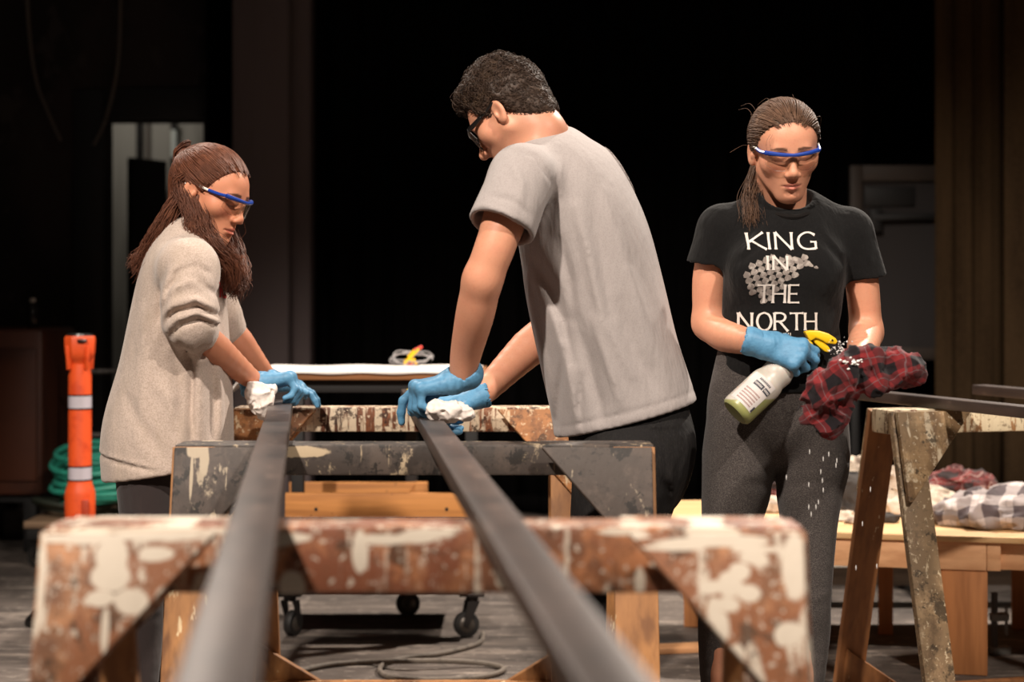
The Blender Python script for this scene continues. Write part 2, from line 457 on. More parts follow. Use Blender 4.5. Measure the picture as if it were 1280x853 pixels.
# things glimpsed in the corridor
def pipe(x, y, r, z0, z1, label, m):
    o = MB().tube([(0, 0, 0), (0, 0, z1 - z0)], r, 12).build('conduit_pipe', m, None, True); o.location = (x, y, z0)
    for k in range(3):
        MB().box((0, .012, .3 + k * .75), (r * 3.2, .016, .03), bev=.002).build('pipe_clip', m_grey_metal, o, True)
    tag(o, label, 'pipe', 'pipes on the corridor wall')
pipe(px2x(172, 11.5), 11.55, .022, 0, 3.1, 'thick dark pipe running up the corridor wall beside the open door leaf', m_dark)
pipe(px2x(182, 11.5), 11.565, .013, 0, 3.1, 'thin grey pipe on the corridor wall, next to the thick dark one', m_cord)
o = empty('wall_lamp', (px2x(216, 11.5), 11.55, 2.0), 0, 'slim pale tube light upright on the corridor wall', 'lamp')
m_tube = mat('pale tube', srgb(205, 210, 205), .4)
MB().tube([(0, 0, .08), (0, 0, .32)], .022, 12).build('tube', m_tube, o, True)
MB().tube([(0, 0, .04), (0, 0, .08)], .026, 12).build('end_cap', m_dark, o, True); MB().tube([(0, 0, .32), (0, 0, .36)], .026, 12).build('end_cap', m_dark, o, True)
o = empty('hose_cabinet', (px2x(190, 11.4), 11.5, 1.78), 0, 'dark red box mounted on the corridor wall', 'cabinet')
MB().box((0, 0, .09), (.11, .16, .19), bev=.01).build('cabinet_body', m_red, o, True)
MB().box((0, -.083, .09), (.08, .01, .15), bev=.003).build('cabinet_door', m_red, o, True)
MB().box((.03, -.092, .09), (.012, .012, .03), bev=.002).build('latch', m_grey_metal, o, True)
o = empty('wall_telephone', (px2x(188, 11.4), 11.54, 1.60), 0, 'small grey and black wall unit under the red corridor box', 'telephone')
MB().box((0, 0, .06), (.07, .06, .10), bev=.008).build('housing', m_dark, o, True)
MB().box((.0, -.035, .085), (.05, .02, .03), bev=.004).build('faceplate', m_grey_metal, o, True)
# side column and drapes
cb = MB()
xa, xb, xc = px2x(290, 8.6), px2x(361, 8.6), px2x(386, 8.75)
cb.box(((xa + xb) / 2, 8.75, 3), (xb - xa, .3, 6), bev=.012)
cb.box(((xb + xc) / 2, 8.83, 3), (xc - xb + .02, .2, 6), bev=.008)
struct(cb.build('column', m_column, smooth=True))

def drape(name, x0, x1, y, z0, z1, m, label, nf, amp, seed=0):
    rnd = random.Random(seed); ph = [rnd.uniform(0, 6) for _ in range(4)]
    w = x1 - x0
    def fn(u, v):
        a = amp * (math.sin(2 * PI * nf * u + ph[0] + .4 * math.sin(7 * u + ph[1])) + .35 * math.sin(2 * PI * nf * 2.3 * u + ph[2]))
        return (x0 + w * u, y + a * (.75 + .25 * v), z0 + (z1 - z0) * (1 - v))
    b = MB().grid(fn, int(nf * 14), 10); o = b.build('x', m, None, True); o.name = name
    sol = o.modifiers.new('thick', 'SOLIDIFY'); sol.thickness = .006
    hem = MB().grid(lambda u, v: tuple(np.array(fn(u, 1)) + (0, -.004, -.004 + .09 * v)), int(nf * 14), 1).build('bottom_hem', m, o, True)
    hm = hem.modifiers.new('thick', 'SOLIDIFY'); hm.thickness = .004
    tag(o, label, 'curtain', 'stage drapes'); return o
drape('stage_drape', px2x(258, 9.0), px2x(300, 9.0), 9.0, .02, 6, m_velour, 'narrow black stage drape between the doorway and the grey column', 3, .02, 1)
drape('stage_drape', px2x(386, 8.95), px2x(1080, 8.95), 8.98, .02, 6, m_velour, 'wide black stage drape filling the middle behind the workers', 16, .03, 2)
drape('stage_drape', px2x(1170, 8.2), px2x(1254, 8.2), 8.2, .02, 6, m_brown_drape, 'dark brown stage drape beside the framed panel', 3, .012, 3)
drape('stage_drape', px2x(1256, 7.9), px2x(1440, 7.9), 7.9, .02, 6, m_brown_drape, 'lighter brown stage drape nearest the right edge', 3, .012, 4)
drape('stage_drape', px2x(1060, 9.1), px2x(1300, 9.1), 9.1, .02, 6, m_velour, 'black stage drape hanging behind the framed panel', 6, .02, 5)
# framed panel behind the woman in black
x0, x1, z0, z1, y = px2x(1062, 8.6), px2x(1190, 8.6), py2z(450, 8.6), py2z(207, 8.6), 8.6
o = empty('framed_panel', ((x0 + x1) / 2, y, z0), 0, 'tall dull white framed panel with a dark bar near its top', 'panel')
w, h = x1 - x0, z1 - z0; fb = .062
mb = MB(); mb.box((-w / 2 + fb / 2, 0, h / 2), (fb, .05, h), bev=.005); mb.box((w / 2 - fb / 2, 0, h / 2), (fb, .05, h), bev=.005)
mb.box((0, 0, h - fb / 2 - .01), (w - 2 * fb, .05, fb + .02), bev=.005); mb.box((0, 0, fb / 2), (w - 2 * fb, .05, fb), bev=.005)
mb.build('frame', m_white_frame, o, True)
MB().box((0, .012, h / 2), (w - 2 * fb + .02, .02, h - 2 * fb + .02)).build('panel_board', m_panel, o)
MB().box((-.06, -.006, h - .16), (.26, .014, .1), bev=.004).build('name_plate', m_dark2, o, True)
mb = MB(); mb.beam((-.15, -.04, h - .27), (.19, -.04, h - .262), .035, .03, bev=.006); mb.build('push_bar', m_dark2, o, True)
mb = MB(); mb.box((-.135, -.03, h - .285), (.06, .04, .12), bev=.008); mb.build('latch_box', m_dark2, o, True)
# legs that carry it
for sx in (-1, 1): MB().box((sx * (w / 2 - fb / 2), .03, -z0 / 2), (.04, .04, z0), bev=.004).build('leg', m_dark2, o, True)
# cords on the left wall
def cord(name, pts, r, m, label, cat='cord', group=None, n=40, seg=8):
    o = MB().tube(spline(pts, n), r, seg).build(name, m, None, True); tag(o, label, cat, group); return o
cord('hanging_cord', [P(34, -60, 9.13), P(35, 20, 9.13), P(44, 95, 9.13), P(60, 140, 9.13), P(76, 176, 9.13)], .008, m_cord, 'thin cord hanging on the dark wall, the one nearest the left edge', 'cord', 'cords on the dark wall')
cord('hanging_cord', [P(152, -60, 9.12), P(150, 30, 9.12), P(146, 90, 9.12), P(132, 150, 9.12), P(117, 182, 9.12)], .008, m_cord, 'thin cord hanging on the dark wall just above the doorway corner', 'cord', 'cords on the dark wall')
# cabinet at the left edge
m_cab = mat('brown cabinet veneer', srgb(86, 45, 27), .5, layers=[dict(s=(3, 30, 2.5), lo=.4, hi=.7, c=srgb(62, 31, 19), seed=2)], bumps=[((5, 40, 5), 1, .1, .002)])
Yc = 7.6; xl, xr, zt = px2x(-70, Yc), px2x(54, Yc), py2z(411, Yc)
o = empty('storage_cabinet', ((xl + xr) / 2, Yc, 0), 0, 'dark brown wooden cabinet at the left edge', 'cabinet'); w = xr - xl
MB().box((0, .3, zt / 2 + .13), (w, .6, zt - .26), bev=.03).build('cabinet_body', m_cab, o, True)
for sx in (-1, 1): MB().box((sx * w * .23, -.008, zt / 2 + .12), (w * .42, .018, zt - .42), bev=.006).build('door', m_cab, o, True)
MB().box((0, .31, .25), (w - .06, .54, .04)).build('base_board', m_dark2, o)
for sx in (-1, 1):
    for yy in (.06, .54): MB().box((sx * (w / 2 - .07), yy, .125), (.06, .06, .25), bev=.005).build('leg', m_dark2, o, True)
ob = empty('glass_bottle', (px2x(41, 7.8), 7.8, zt), 0, 'small dark bottle with a pale cap on top of the brown cabinet', 'bottle')
m_bot = mat('dark glass', srgb(30, 24, 22), .15)
MB().lathe([(.026, 0), (.028, .004), (.028, .075), (.02, .095), (.011, .105), (.011, .122)], (0, 0, 0), n=18).build('bottle_body', m_bot, ob, True)
MB().lathe([(.013, 0), (.013, .016), (.011, .018)], (0, 0, .12), n=16).build('cap', mat('pale cap', srgb(190, 180, 170), .5), ob, True)

# ------------------------------------------------------------------ sawhorses
def blob_extra(blobs, col, axis=0, soft=.25):
    def f(g, c):
        tc = g.n('ShaderNodeTexCoord'); 
        dn = g.n('ShaderNodeTexNoise', {'Vector': tc.outputs['Object'], 'Scale': 34.0, 'Detail': 6.0, 'Roughness': .7})
        sep = g.n('ShaderNodeSeparateXYZ'); g.t.links.new(tc.outputs['Object'], sep.inputs[0])
        tot = None
        for (bx, bz, rx, rz) in blobs:
            a = g.math('DIVIDE', g.math('SUBTRACT', sep.outputs[0], bx), rx); b = g.math('DIVIDE', g.math('SUBTRACT', sep.outputs[2], bz), rz)
            r = g.math('ADD', g.math('ADD', g.math('MULTIPLY', a, a), g.math('MULTIPLY', b, b)), g.math('MULTIPLY', g.math('SUBTRACT', dn.outputs['Fac'], .5), 1.5))
            k = g.rng(r, 1 - soft, 1 + soft, 1, 0)
            tot = k if tot is None else g.math('MAXIMUM', tot, k)
        return g.mix(tot, c, (*col, 1))
    return f

def paint_mat(name, base, dark, white, seed, dripA=.9, darkpaint=None, dp=(.55, .62), wh=(.55, .6), wpatch=(.60, .66), blobs=(), speck=True):
    L = [dict(s=(3, 45, 45), lo=.35, hi=.75, c=dark, seed=seed, d=4, a=.6),
         dict(s=(11, 11, 5), lo=.50, hi=.60, c=dark, seed=seed + 1, d=8, r=.7, a=.75),
         dict(s=(7, 7, 7), lo=.56, hi=.64, c=tuple(min(1, x * 1.3) for x in base), seed=seed + 9, d=8, r=.7, a=.7)]
    if darkpaint is not None: L.append(dict(s=(6, 6, 4), lo=dp[0], hi=dp[1], c=darkpaint, seed=seed + 2, d=8, r=.68))
    L += [dict(s=(34, 34, 3.2), lo=wh[0], hi=wh[1], c=white, seed=seed + 3, d=5, r=.6, a=dripA),
          dict(s=(70, 70, 6), lo=wh[0] + .05, hi=wh[1] + .05, c=white, seed=seed + 13, d=4, r=.6, a=.8),
          dict(s=(13, 13, 9), lo=wpatch[0], hi=wpatch[1], c=white, seed=seed + 4, d=8, r=.7, a=.95),
          dict(s=(16, 16, 14), lo=.60, hi=.64, c=tuple(x * .16 for x in base), seed=seed + 5, d=8, r=.7, a=.9),
          dict(s=(40, 40, 60), lo=.60, hi=.66, c=tuple(x * .35 for x in base), seed=seed + 15, d=6, r=.7, a=.6)]
    if speck: L.append(dict(s=(90, 90, 90), lo=.66, hi=.70, c=white, seed=seed + 6, d=4, a=.8))
    for q_ in L[1:]: q_['lo'] -= .045; q_['hi'] -= .045
    return mat(name, base, .62, layers=L, bumps=[((13, 13, 9), seed + 4, .25, .004), ((60, 60, 20), seed, .35, .003)], extra=blob_extra(blobs, white) if blobs else None)

def sawhorse(loc, rz, W, H, ms, label, hb=.088):
    o = empty('sawhorse', loc, rz, label, 'sawhorse', 'sawhorses')
    mbm, mg, ml, me_ = ms            # beam, gusset, leg front, leg back materials
    hw = .045
    MB().box((0, 0, H - hb / 2), (W, 2 * hw, hb), bev=.005).build('beam', mbm, o, True)
    sp = .225; ang = math.atan2(sp, H); c, s = math.cos(ang), math.sin(ang); lt = .022; lw = .088
    for fy in (-1, 1):
        for sx in (-1, 1):
            # leg: board in the splayed plane, starting under the gusset
            nv = np.array([0, fy * c, s]); dn = np.array([0, fy * s, -c])
            top = np.array([sx * (W / 2 - lw / 2), fy * hw, H - .008]); L = (H - .0095) / c
            a = top + nv * (lt / 2); b = top + dn * L + nv * (lt / 2)
            MB().beam(a, b, lw, lt, up=nv, bev=.003).build('leg', ml if fy < 0 else me_, o, True)
            # upper gusset: a right triangle of plywood outside the leg
            gt = .018; g0 = nv * (lt + .0005)
            t0 = np.array([sx * (W / 2 - .008), fy * hw, H]) + g0 + dn * .0125; t1 = np.array([sx * (W / 2 - .235), fy * hw, H]) + g0 + dn * .0125; t2 = t0 + dn * .245
            t2b = t2 - np.array([sx * .012, 0, 0])
            MB().prism([t0, t1, t2b, t2], nv * gt, bev=.003).build('gusset', mg, o, True)
            # lower gusset on the inside of the leg foot
            q = top + dn * L; base_z = .028
            i0 = np.array([sx * (W / 2 - lw * .2), q[1], 0]) - nv * .0005
            up_ = -dn
            p0 = i0 + up_ * (.018); p1 = p0 + up_ * .135; p2 = p0 - np.array([sx * .20, 0, 0])
            MB().prism([p0, p1 - np.array([sx * .03, 0, 0]) * 0, p2], -nv * .016, bev=.002).build('foot_gusset', me_, o, True)
        # low stretcher between the feet of this side
        yb = fy * (hw + sp)
        MB().box((0, yb + fy * (-.030), .012), (W - .02, .03, .024), bev=.003).build('stretcher', me_, o, True)
    return o

wht = srgb(206, 192, 174)
NW = 1.003
sw = 2.2632
near_b = [(-.452 + .5 - .5, .0, 1, 1)]
def nb(px, py, rx, rz): return ((px - 530) / 947.0, HC - (py - HY) / 947.0, rx / 947., rz / 947.)
rb_ = random.Random(4)
near_blobs = [nb(rb_.uniform(60, 1000), 664 + rb_.random() ** 2 * 22, rb_.uniform(14, 46), rb_.uniform(3, 8)) for _ in range(11)] + [nb(rb_.uniform(860, 1000), rb_.uniform(670, 850), rb_.uniform(8, 16), rb_.uniform(8, 20)) for _ in range(8)] + [nb(150, 712, 24, 18), nb(178, 742, 22, 15), nb(140, 738, 18, 10), nb(150, 690, 20, 26), nb(205, 686, 22, 9), nb(66, 720, 6, 60), nb(92, 668, 34, 5), nb(205, 665, 60, 6),
              nb(905, 722, 16, 16), nb(902, 745, 17, 9), nb(893, 772, 10, 20), nb(985, 700, 16, 40), nb(935, 690, 18, 8), nb(976, 778, 17, 13), nb(1000, 800, 8, 16), nb(450, 690, 10, 26), nb(365, 735, 16, 20), nb(480, 675, 40, 7), nb(870, 672, 60, 6), nb(800, 728, 7, 18), nb(340, 675, 30, 10), nb(630, 720, 12, 18), nb(148, 775, 5, 28), nb(520, 672, 26, 8)]
m_near_b = paint_mat('painty orange brown beam', srgb(170, 112, 74), srgb(88, 54, 38), wht, 3, blobs=near_blobs, wh=(.62, .68), wpatch=(.60, .66), darkpaint=srgb(124, 72, 48), dp=(.50, .58))
m_near_g = paint_mat('painty plywood gusset', srgb(178, 126, 88), srgb(98, 64, 46), wht, 13, blobs=near_blobs, wh=(.61, .67), wpatch=(.605, .66), darkpaint=srgb(138, 88, 58), dp=(.50, .58))
m_leg_w = wood('dirty pine leg', srgb(172, 120, 72), srgb(112, 72, 42), 5, 'z', extra=[dict(s=(40, 40, 8), lo=.64, hi=.69, c=srgb(215, 190, 150), seed=3), dict(s=(14, 14, 6), lo=.6, hi=.7, c=srgb(100, 62, 38), seed=7, a=.6)])
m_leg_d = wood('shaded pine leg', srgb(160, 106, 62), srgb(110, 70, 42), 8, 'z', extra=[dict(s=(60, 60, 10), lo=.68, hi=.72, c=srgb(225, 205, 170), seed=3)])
gry = srgb(74, 63, 56)
m_mid_b = paint_mat('dark grey painted beam', gry, srgb(62, 55, 51), srgb(176, 156, 128), 23, wh=(.66, .72), wpatch=(.63, .70), darkpaint=srgb(62, 53, 48), blobs=[((375 - 518) / 603., .835, .06, .012)], speck=False)
def mbp(px, py, rx, rz): return ((px - 518) / 603.0, HC - (py - HY) / 603.0, rx / 603., rz / 603.)
mid_blobs = [mbp(250, 560, 12, 10), mbp(261, 572, 6, 20), mbp(246, 592, 2, 28), mbp(275, 640, 4, 5)]
m_mid_g = paint_mat('dark grey painted gusset', srgb(80, 68, 61), srgb(60, 51, 46), srgb(170, 154, 132), 33, wh=(.67, .72), wpatch=(.65, .72), darkpaint=srgb(68, 58, 52), blobs=mid_blobs, speck=False)
m_far_b = paint_mat('brown beam with white drips', srgb(140, 84, 52), srgb(82, 46, 30), srgb(226, 206, 178), 43, wh=(.52, .58), wpatch=(.58, .64), darkpaint=srgb(60, 42, 34), dp=(.62, .66))
m_far_g = paint_mat('brown gusset with splashes', srgb(176, 118, 70), srgb(112, 70, 42), srgb(216, 190, 155), 53, wh=(.62, .67), wpatch=(.64, .69))
m_rt_g = paint_mat('grimy tan gusset', srgb(184, 152, 112), srgb(112, 84, 58), srgb(224, 206, 176), 63, wh=(.64, .70), wpatch=(.60, .68), darkpaint=srgb(140, 112, 78), dp=(.52, .64))
m_rt_l = paint_mat('grimy tan leg', srgb(170, 142, 108), srgb(110, 86, 64), srgb(214, 194, 162), 73, wh=(.66, .72), wpatch=(.64, .72), darkpaint=srgb(134, 110, 82), dp=(.5, .62))
m_rt_b = paint_mat('beam with cream drips', srgb(150, 106, 66), srgb(80, 56, 38), srgb(226, 208, 174), 83, wh=(.48, .54), wpatch=(.56, .62))
HS = .85
sawhorse((px2x(530, 2.218), 2.263, 0), 0, NW, HS, (m_near_b, m_near_g, m_near_g, m_leg_w), 'orange brown sawhorse nearest the camera, covered in white paint splotches')
sawhorse((px2x(518, 3.48), 3.525, 0), 0, .994, HS, (m_mid_b, m_mid_g, m_leg_w, m_leg_w), 'dark grey painted sawhorse in the middle of the row of three', .064)
sawhorse((px2x(509.5, 4.68), 4.725, 0), 0, .969, HS, (m_far_b, m_far_g, m_leg_w, m_leg_w), 'brown sawhorse with white drips, farthest back of the row of three', .068)
th = math.radians(16); cx_, cy_ = px2x(1109, 4.565), 4.565; axv = np.array([math.cos(th), math.sin(th)]); pv = np.array([-math.sin(th), math.cos(th)])
cc = np.array([cx_, cy_]) + axv * .5 + pv * .045
sawhorse((cc[0], cc[1], 0), th, 1.0, HS, (m_rt_b, m_rt_g, m_rt_l, m_leg_d), 'grimy tan sawhorse standing alone beside the wooden platform', .066)

# ------------------------------------------------------------------ steel bars
m_steel = mat('dark mill steel', srgb(74, 60, 54), .46, .2, layers=[dict(s=(14, 3, 14), lo=.4, hi=.7, c=srgb(44, 36, 33), seed=2, d=7), dict(s=(30, 8, 30), lo=.6, hi=.7, c=srgb(108, 90, 80), seed=3, a=.6, d=6), dict(s=(5, 2.0, 5), lo=.55, hi=.7, c=srgb(58, 47, 43), seed=9, a=.7, rough=.4)],
              bumps=[((80, 12, 80), 1, .12, .001)], spec=.5)
m_hollow_shade = mat('tube hollow shade', srgb(24, 22, 21), .8)
def bar(a, b, w, h, label, yellow=False):
    """rectangular steel tube whose top face centre runs from a to b"""
    a = np.asarray(a, float); b = np.asarray(b, float); L = np.linalg.norm(b - a); t = (b - a) / L
    o = empty('steel_bar', (a[0], a[1], a[2] - h), math.atan2(t[1], t[0]) - PI / 2, label, 'steel bar', 'steel bars on the sawhorses')
    m = MB(); m.box((0, L / 2, h / 2), (w, L, h), bev=.004); m.build('tube', m_steel, o, True)
    for e in (-.0006, L + .0006):
        MB().box((0, e, h / 2), (w - .014, .002, h - .012)).build('end_shade', m_hollow_shade, o)  # flat plate on a solid bar; the hollow's shade is put into its colour
    if yellow:
        MB().box((.004, L - .05, h + .0006), (.03, .05, .0016), bev=.0004).build('tape_mark', mat('yellow tape', srgb(205, 176, 70), .5), o)
    return o
zb = HS + .0315
bar((px2x(778, 1.186) + .0235, .9, zb), (px2x(512.5, 5.06), 5.06, zb), .055, .03, 'dark steel bar under the gloved hands of the man in the grey shirt', True)
bar((px2x(268, 1.186) + .035, .9, zb), (px2x(352, 4.536), 4.536, zb), .06, .03, 'dark steel bar being wiped by the woman in the beige sweatshirt')
d2 = np.array([.304, -.953])
a0 = np.array([px2x(1073, 5.06), 5.06]); bar((*(a0 + d2 * 1.7), zb), (*a0, zb), .055, .03, 'dark steel bar whose end reaches the red plaid cloth')
a1 = np.array([px2x(1224, 5.32), 5.32]); bar((*(a1 + d2 * 1.8), zb), (*a1, zb), .055, .03, 'short visible steel bar at the right edge, resting on the tan sawhorse')
# ================================================================== people
skin_l = [dict(s=(30, 30, 30), lo=.45, hi=.75, c=srgb(206, 138, 112), seed=3, a=.45), dict(s=(220, 220, 220), lo=.5, hi=.75, c=srgb(188, 122, 96), seed=5, a=.25)]
m_skin = mat('fair skin', srgb(212, 150, 120), .48, layers=skin_l, bumps=[((420, 420, 420), 2, .08, .001)], spec=.35, sss=.12, attr='tint')
m_skin2 = mat('warm skin', srgb(208, 140, 108), .48, layers=[dict(s=(30, 30, 30), lo=.45, hi=.75, c=srgb(196, 126, 98), seed=3, a=.45)], bumps=[((420, 420, 420), 2, .08, .001)], spec=.35, sss=.12, attr='tint')
def hair_mat(name, a, b, c):
    return mat(name, a, .55, layers=[dict(s=(70, 70, 70), lo=.35, hi=.65, c=b, seed=2, a=.4), dict(s=(25, 25, 25), lo=.55, hi=.75, c=c, seed=5, a=.6)], spec=.28)
m_hair_br = hair_mat('chestnut brown hair', srgb(102, 60, 42), srgb(64, 37, 26), srgb(140, 88, 62))
m_hair_mid = hair_mat('mid brown hair', srgb(98, 72, 56), srgb(62, 44, 34), srgb(142, 108, 84))
m_hair_dk = hair_mat('dark brown hair', srgb(64, 48, 38), srgb(38, 28, 23), srgb(92, 72, 54))
m_glove = mat('blue nitrile', srgb(92, 146, 182), .5, layers=[dict(s=(60, 60, 60), lo=.4, hi=.7, c=srgb(80, 132, 168), seed=1)], bumps=[((90, 90, 90), 1, .35, .004), ((260, 260, 260), 4, .15, .001)], spec=.4)
m_sweat = mat('oatmeal fleece', srgb(190, 171, 159), .95, layers=[dict(s=(260, 260, 260), lo=.42, hi=.62, c=srgb(158, 140, 125), seed=1, d=2, a=.55), dict(s=(420, 420, 420), lo=.55, hi=.7, c=srgb(212, 196, 180), seed=2, d=2, a=.5), dict(s=(18, 18, 6), lo=.45, hi=.7, c=srgb(172, 154, 138), seed=5, a=.5)],
              bumps=[((180, 180, 180), 2, .35, .002), ((14, 14, 7), 3, .35, .02)], spec=.1, sheen=.25)
m_grey_tee = mat('grey cotton jersey', srgb(164, 155, 152), .9, layers=[dict(s=(350, 350, 350), lo=.45, hi=.62, c=srgb(148, 139, 136), seed=1, d=2, a=.5)],
                 bumps=[((16, 16, 5), 3, .35, .02), ((500, 500, 500), 4, .15, .001)], spec=.12, sheen=.15)
m_black_tee = mat('black cotton jersey', srgb(15, 14, 14), .9, layers=[dict(s=(300, 300, 300), lo=.5, hi=.65, c=srgb(24, 22, 22), seed=1, d=2, a=.6)],
                  bumps=[((18, 18, 10), 3, .45, .02), ((400, 400, 400), 4, .2, .001)], spec=.12, sheen=.06)
m_collar = mat('black rib knit', srgb(24, 21, 20), .9, bumps=[((300, 300, 20), 1, .3, .002)], spec=.1)
m_legging = mat('charcoal heather knit', srgb(62, 56, 54), .92, layers=[dict(s=(320, 320, 900), lo=.46, hi=.58, c=srgb(98, 91, 87), seed=1, d=2, a=.75), dict(s=(500, 500, 500), lo=.55, hi=.65, c=srgb(38, 35, 34), seed=2, d=2, a=.7)],
                bumps=[((260, 260, 700), 2, .3, .001), ((12, 12, 9), 4, .25, .012)], spec=.12, sheen=.08)
m_brown_leg = mat('dark brown leggings', srgb(47, 37, 36), .85, layers=[dict(s=(14, 14, 5), lo=.5, hi=.7, c=srgb(58, 46, 43), seed=1)], bumps=[((16, 16, 10), 2, .3, .012)], spec=.2, sheen=.15)
m_jeans = mat('black denim', srgb(26, 24, 24), .85, layers=[dict(s=(500, 500, 60), lo=.5, hi=.65, c=srgb(44, 41, 39), seed=1, a=.5), dict(s=(9, 9, 4), lo=.55, hi=.75, c=srgb(48, 44, 42), seed=2, a=.6)], bumps=[((22, 22, 9), 2, .5, .015), ((500, 500, 90), 3, .2, .001)], spec=.2)
m_shoe = mat('black shoe leather', srgb(26, 24, 23), .5); m_sole = mat('rubber sole', srgb(60, 57, 54), .8)
m_blue = mat('blue plastic', srgb(28, 62, 150), .3, spec=.6); m_whitep = mat('white plastic', srgb(232, 226, 218), .4)
m_blackp = mat('black plastic', srgb(20, 19, 19), .3, spec=.6)
m_ink = mat('silver grey shirt print', srgb(216, 206, 198), .8, layers=[dict(s=(140, 140, 140), lo=.6, hi=.7, c=srgb(150, 140, 134), seed=2, a=.5)], spec=.1)
m_ink2 = mat('grey emblem print', srgb(128, 118, 112), .8, layers=[dict(s=(90, 90, 90), lo=.45, hi=.65, c=srgb(168, 158, 150), seed=3, d=5)], spec=.1)
m_red_ink = mat('red shirt print', srgb(190, 52, 52), .8)
m_faint_ink = mat('faded grey print', srgb(128, 118, 114), .85)
m_eye = mat('eye white', srgb(228, 214, 204), .2)
def clear_mat(name, tint, refl=.06):
    g = NG(name); lw = g.n('ShaderNodeLayerWeight', {'Blend': .5})
    tr = g.n('ShaderNodeBsdfTransparent', {'Color': (*tint, 1)}); gl = g.n('ShaderNodeBsdfGlossy', {'Color': (1, 1, 1, 1), 'Roughness': .34})
    mx = g.n('ShaderNodeMixShader', {0: g.math('ADD', g.math('MULTIPLY', g.math('POWER', lw.outputs['Facing'], 4.0), .3), refl)})
    g.t.links.new(tr.outputs[0], mx.inputs[1]); g.t.links.new(gl.outputs[0], mx.inputs[2]); g.t.links.new(mx.outputs[0], g.out.inputs[0]); return g.m
m_lens = clear_mat('clear polycarbonate', (.93, .92, .9), .008)
m_lens_d = clear_mat('tinted polycarbonate', (.62, .58, .55), .05)

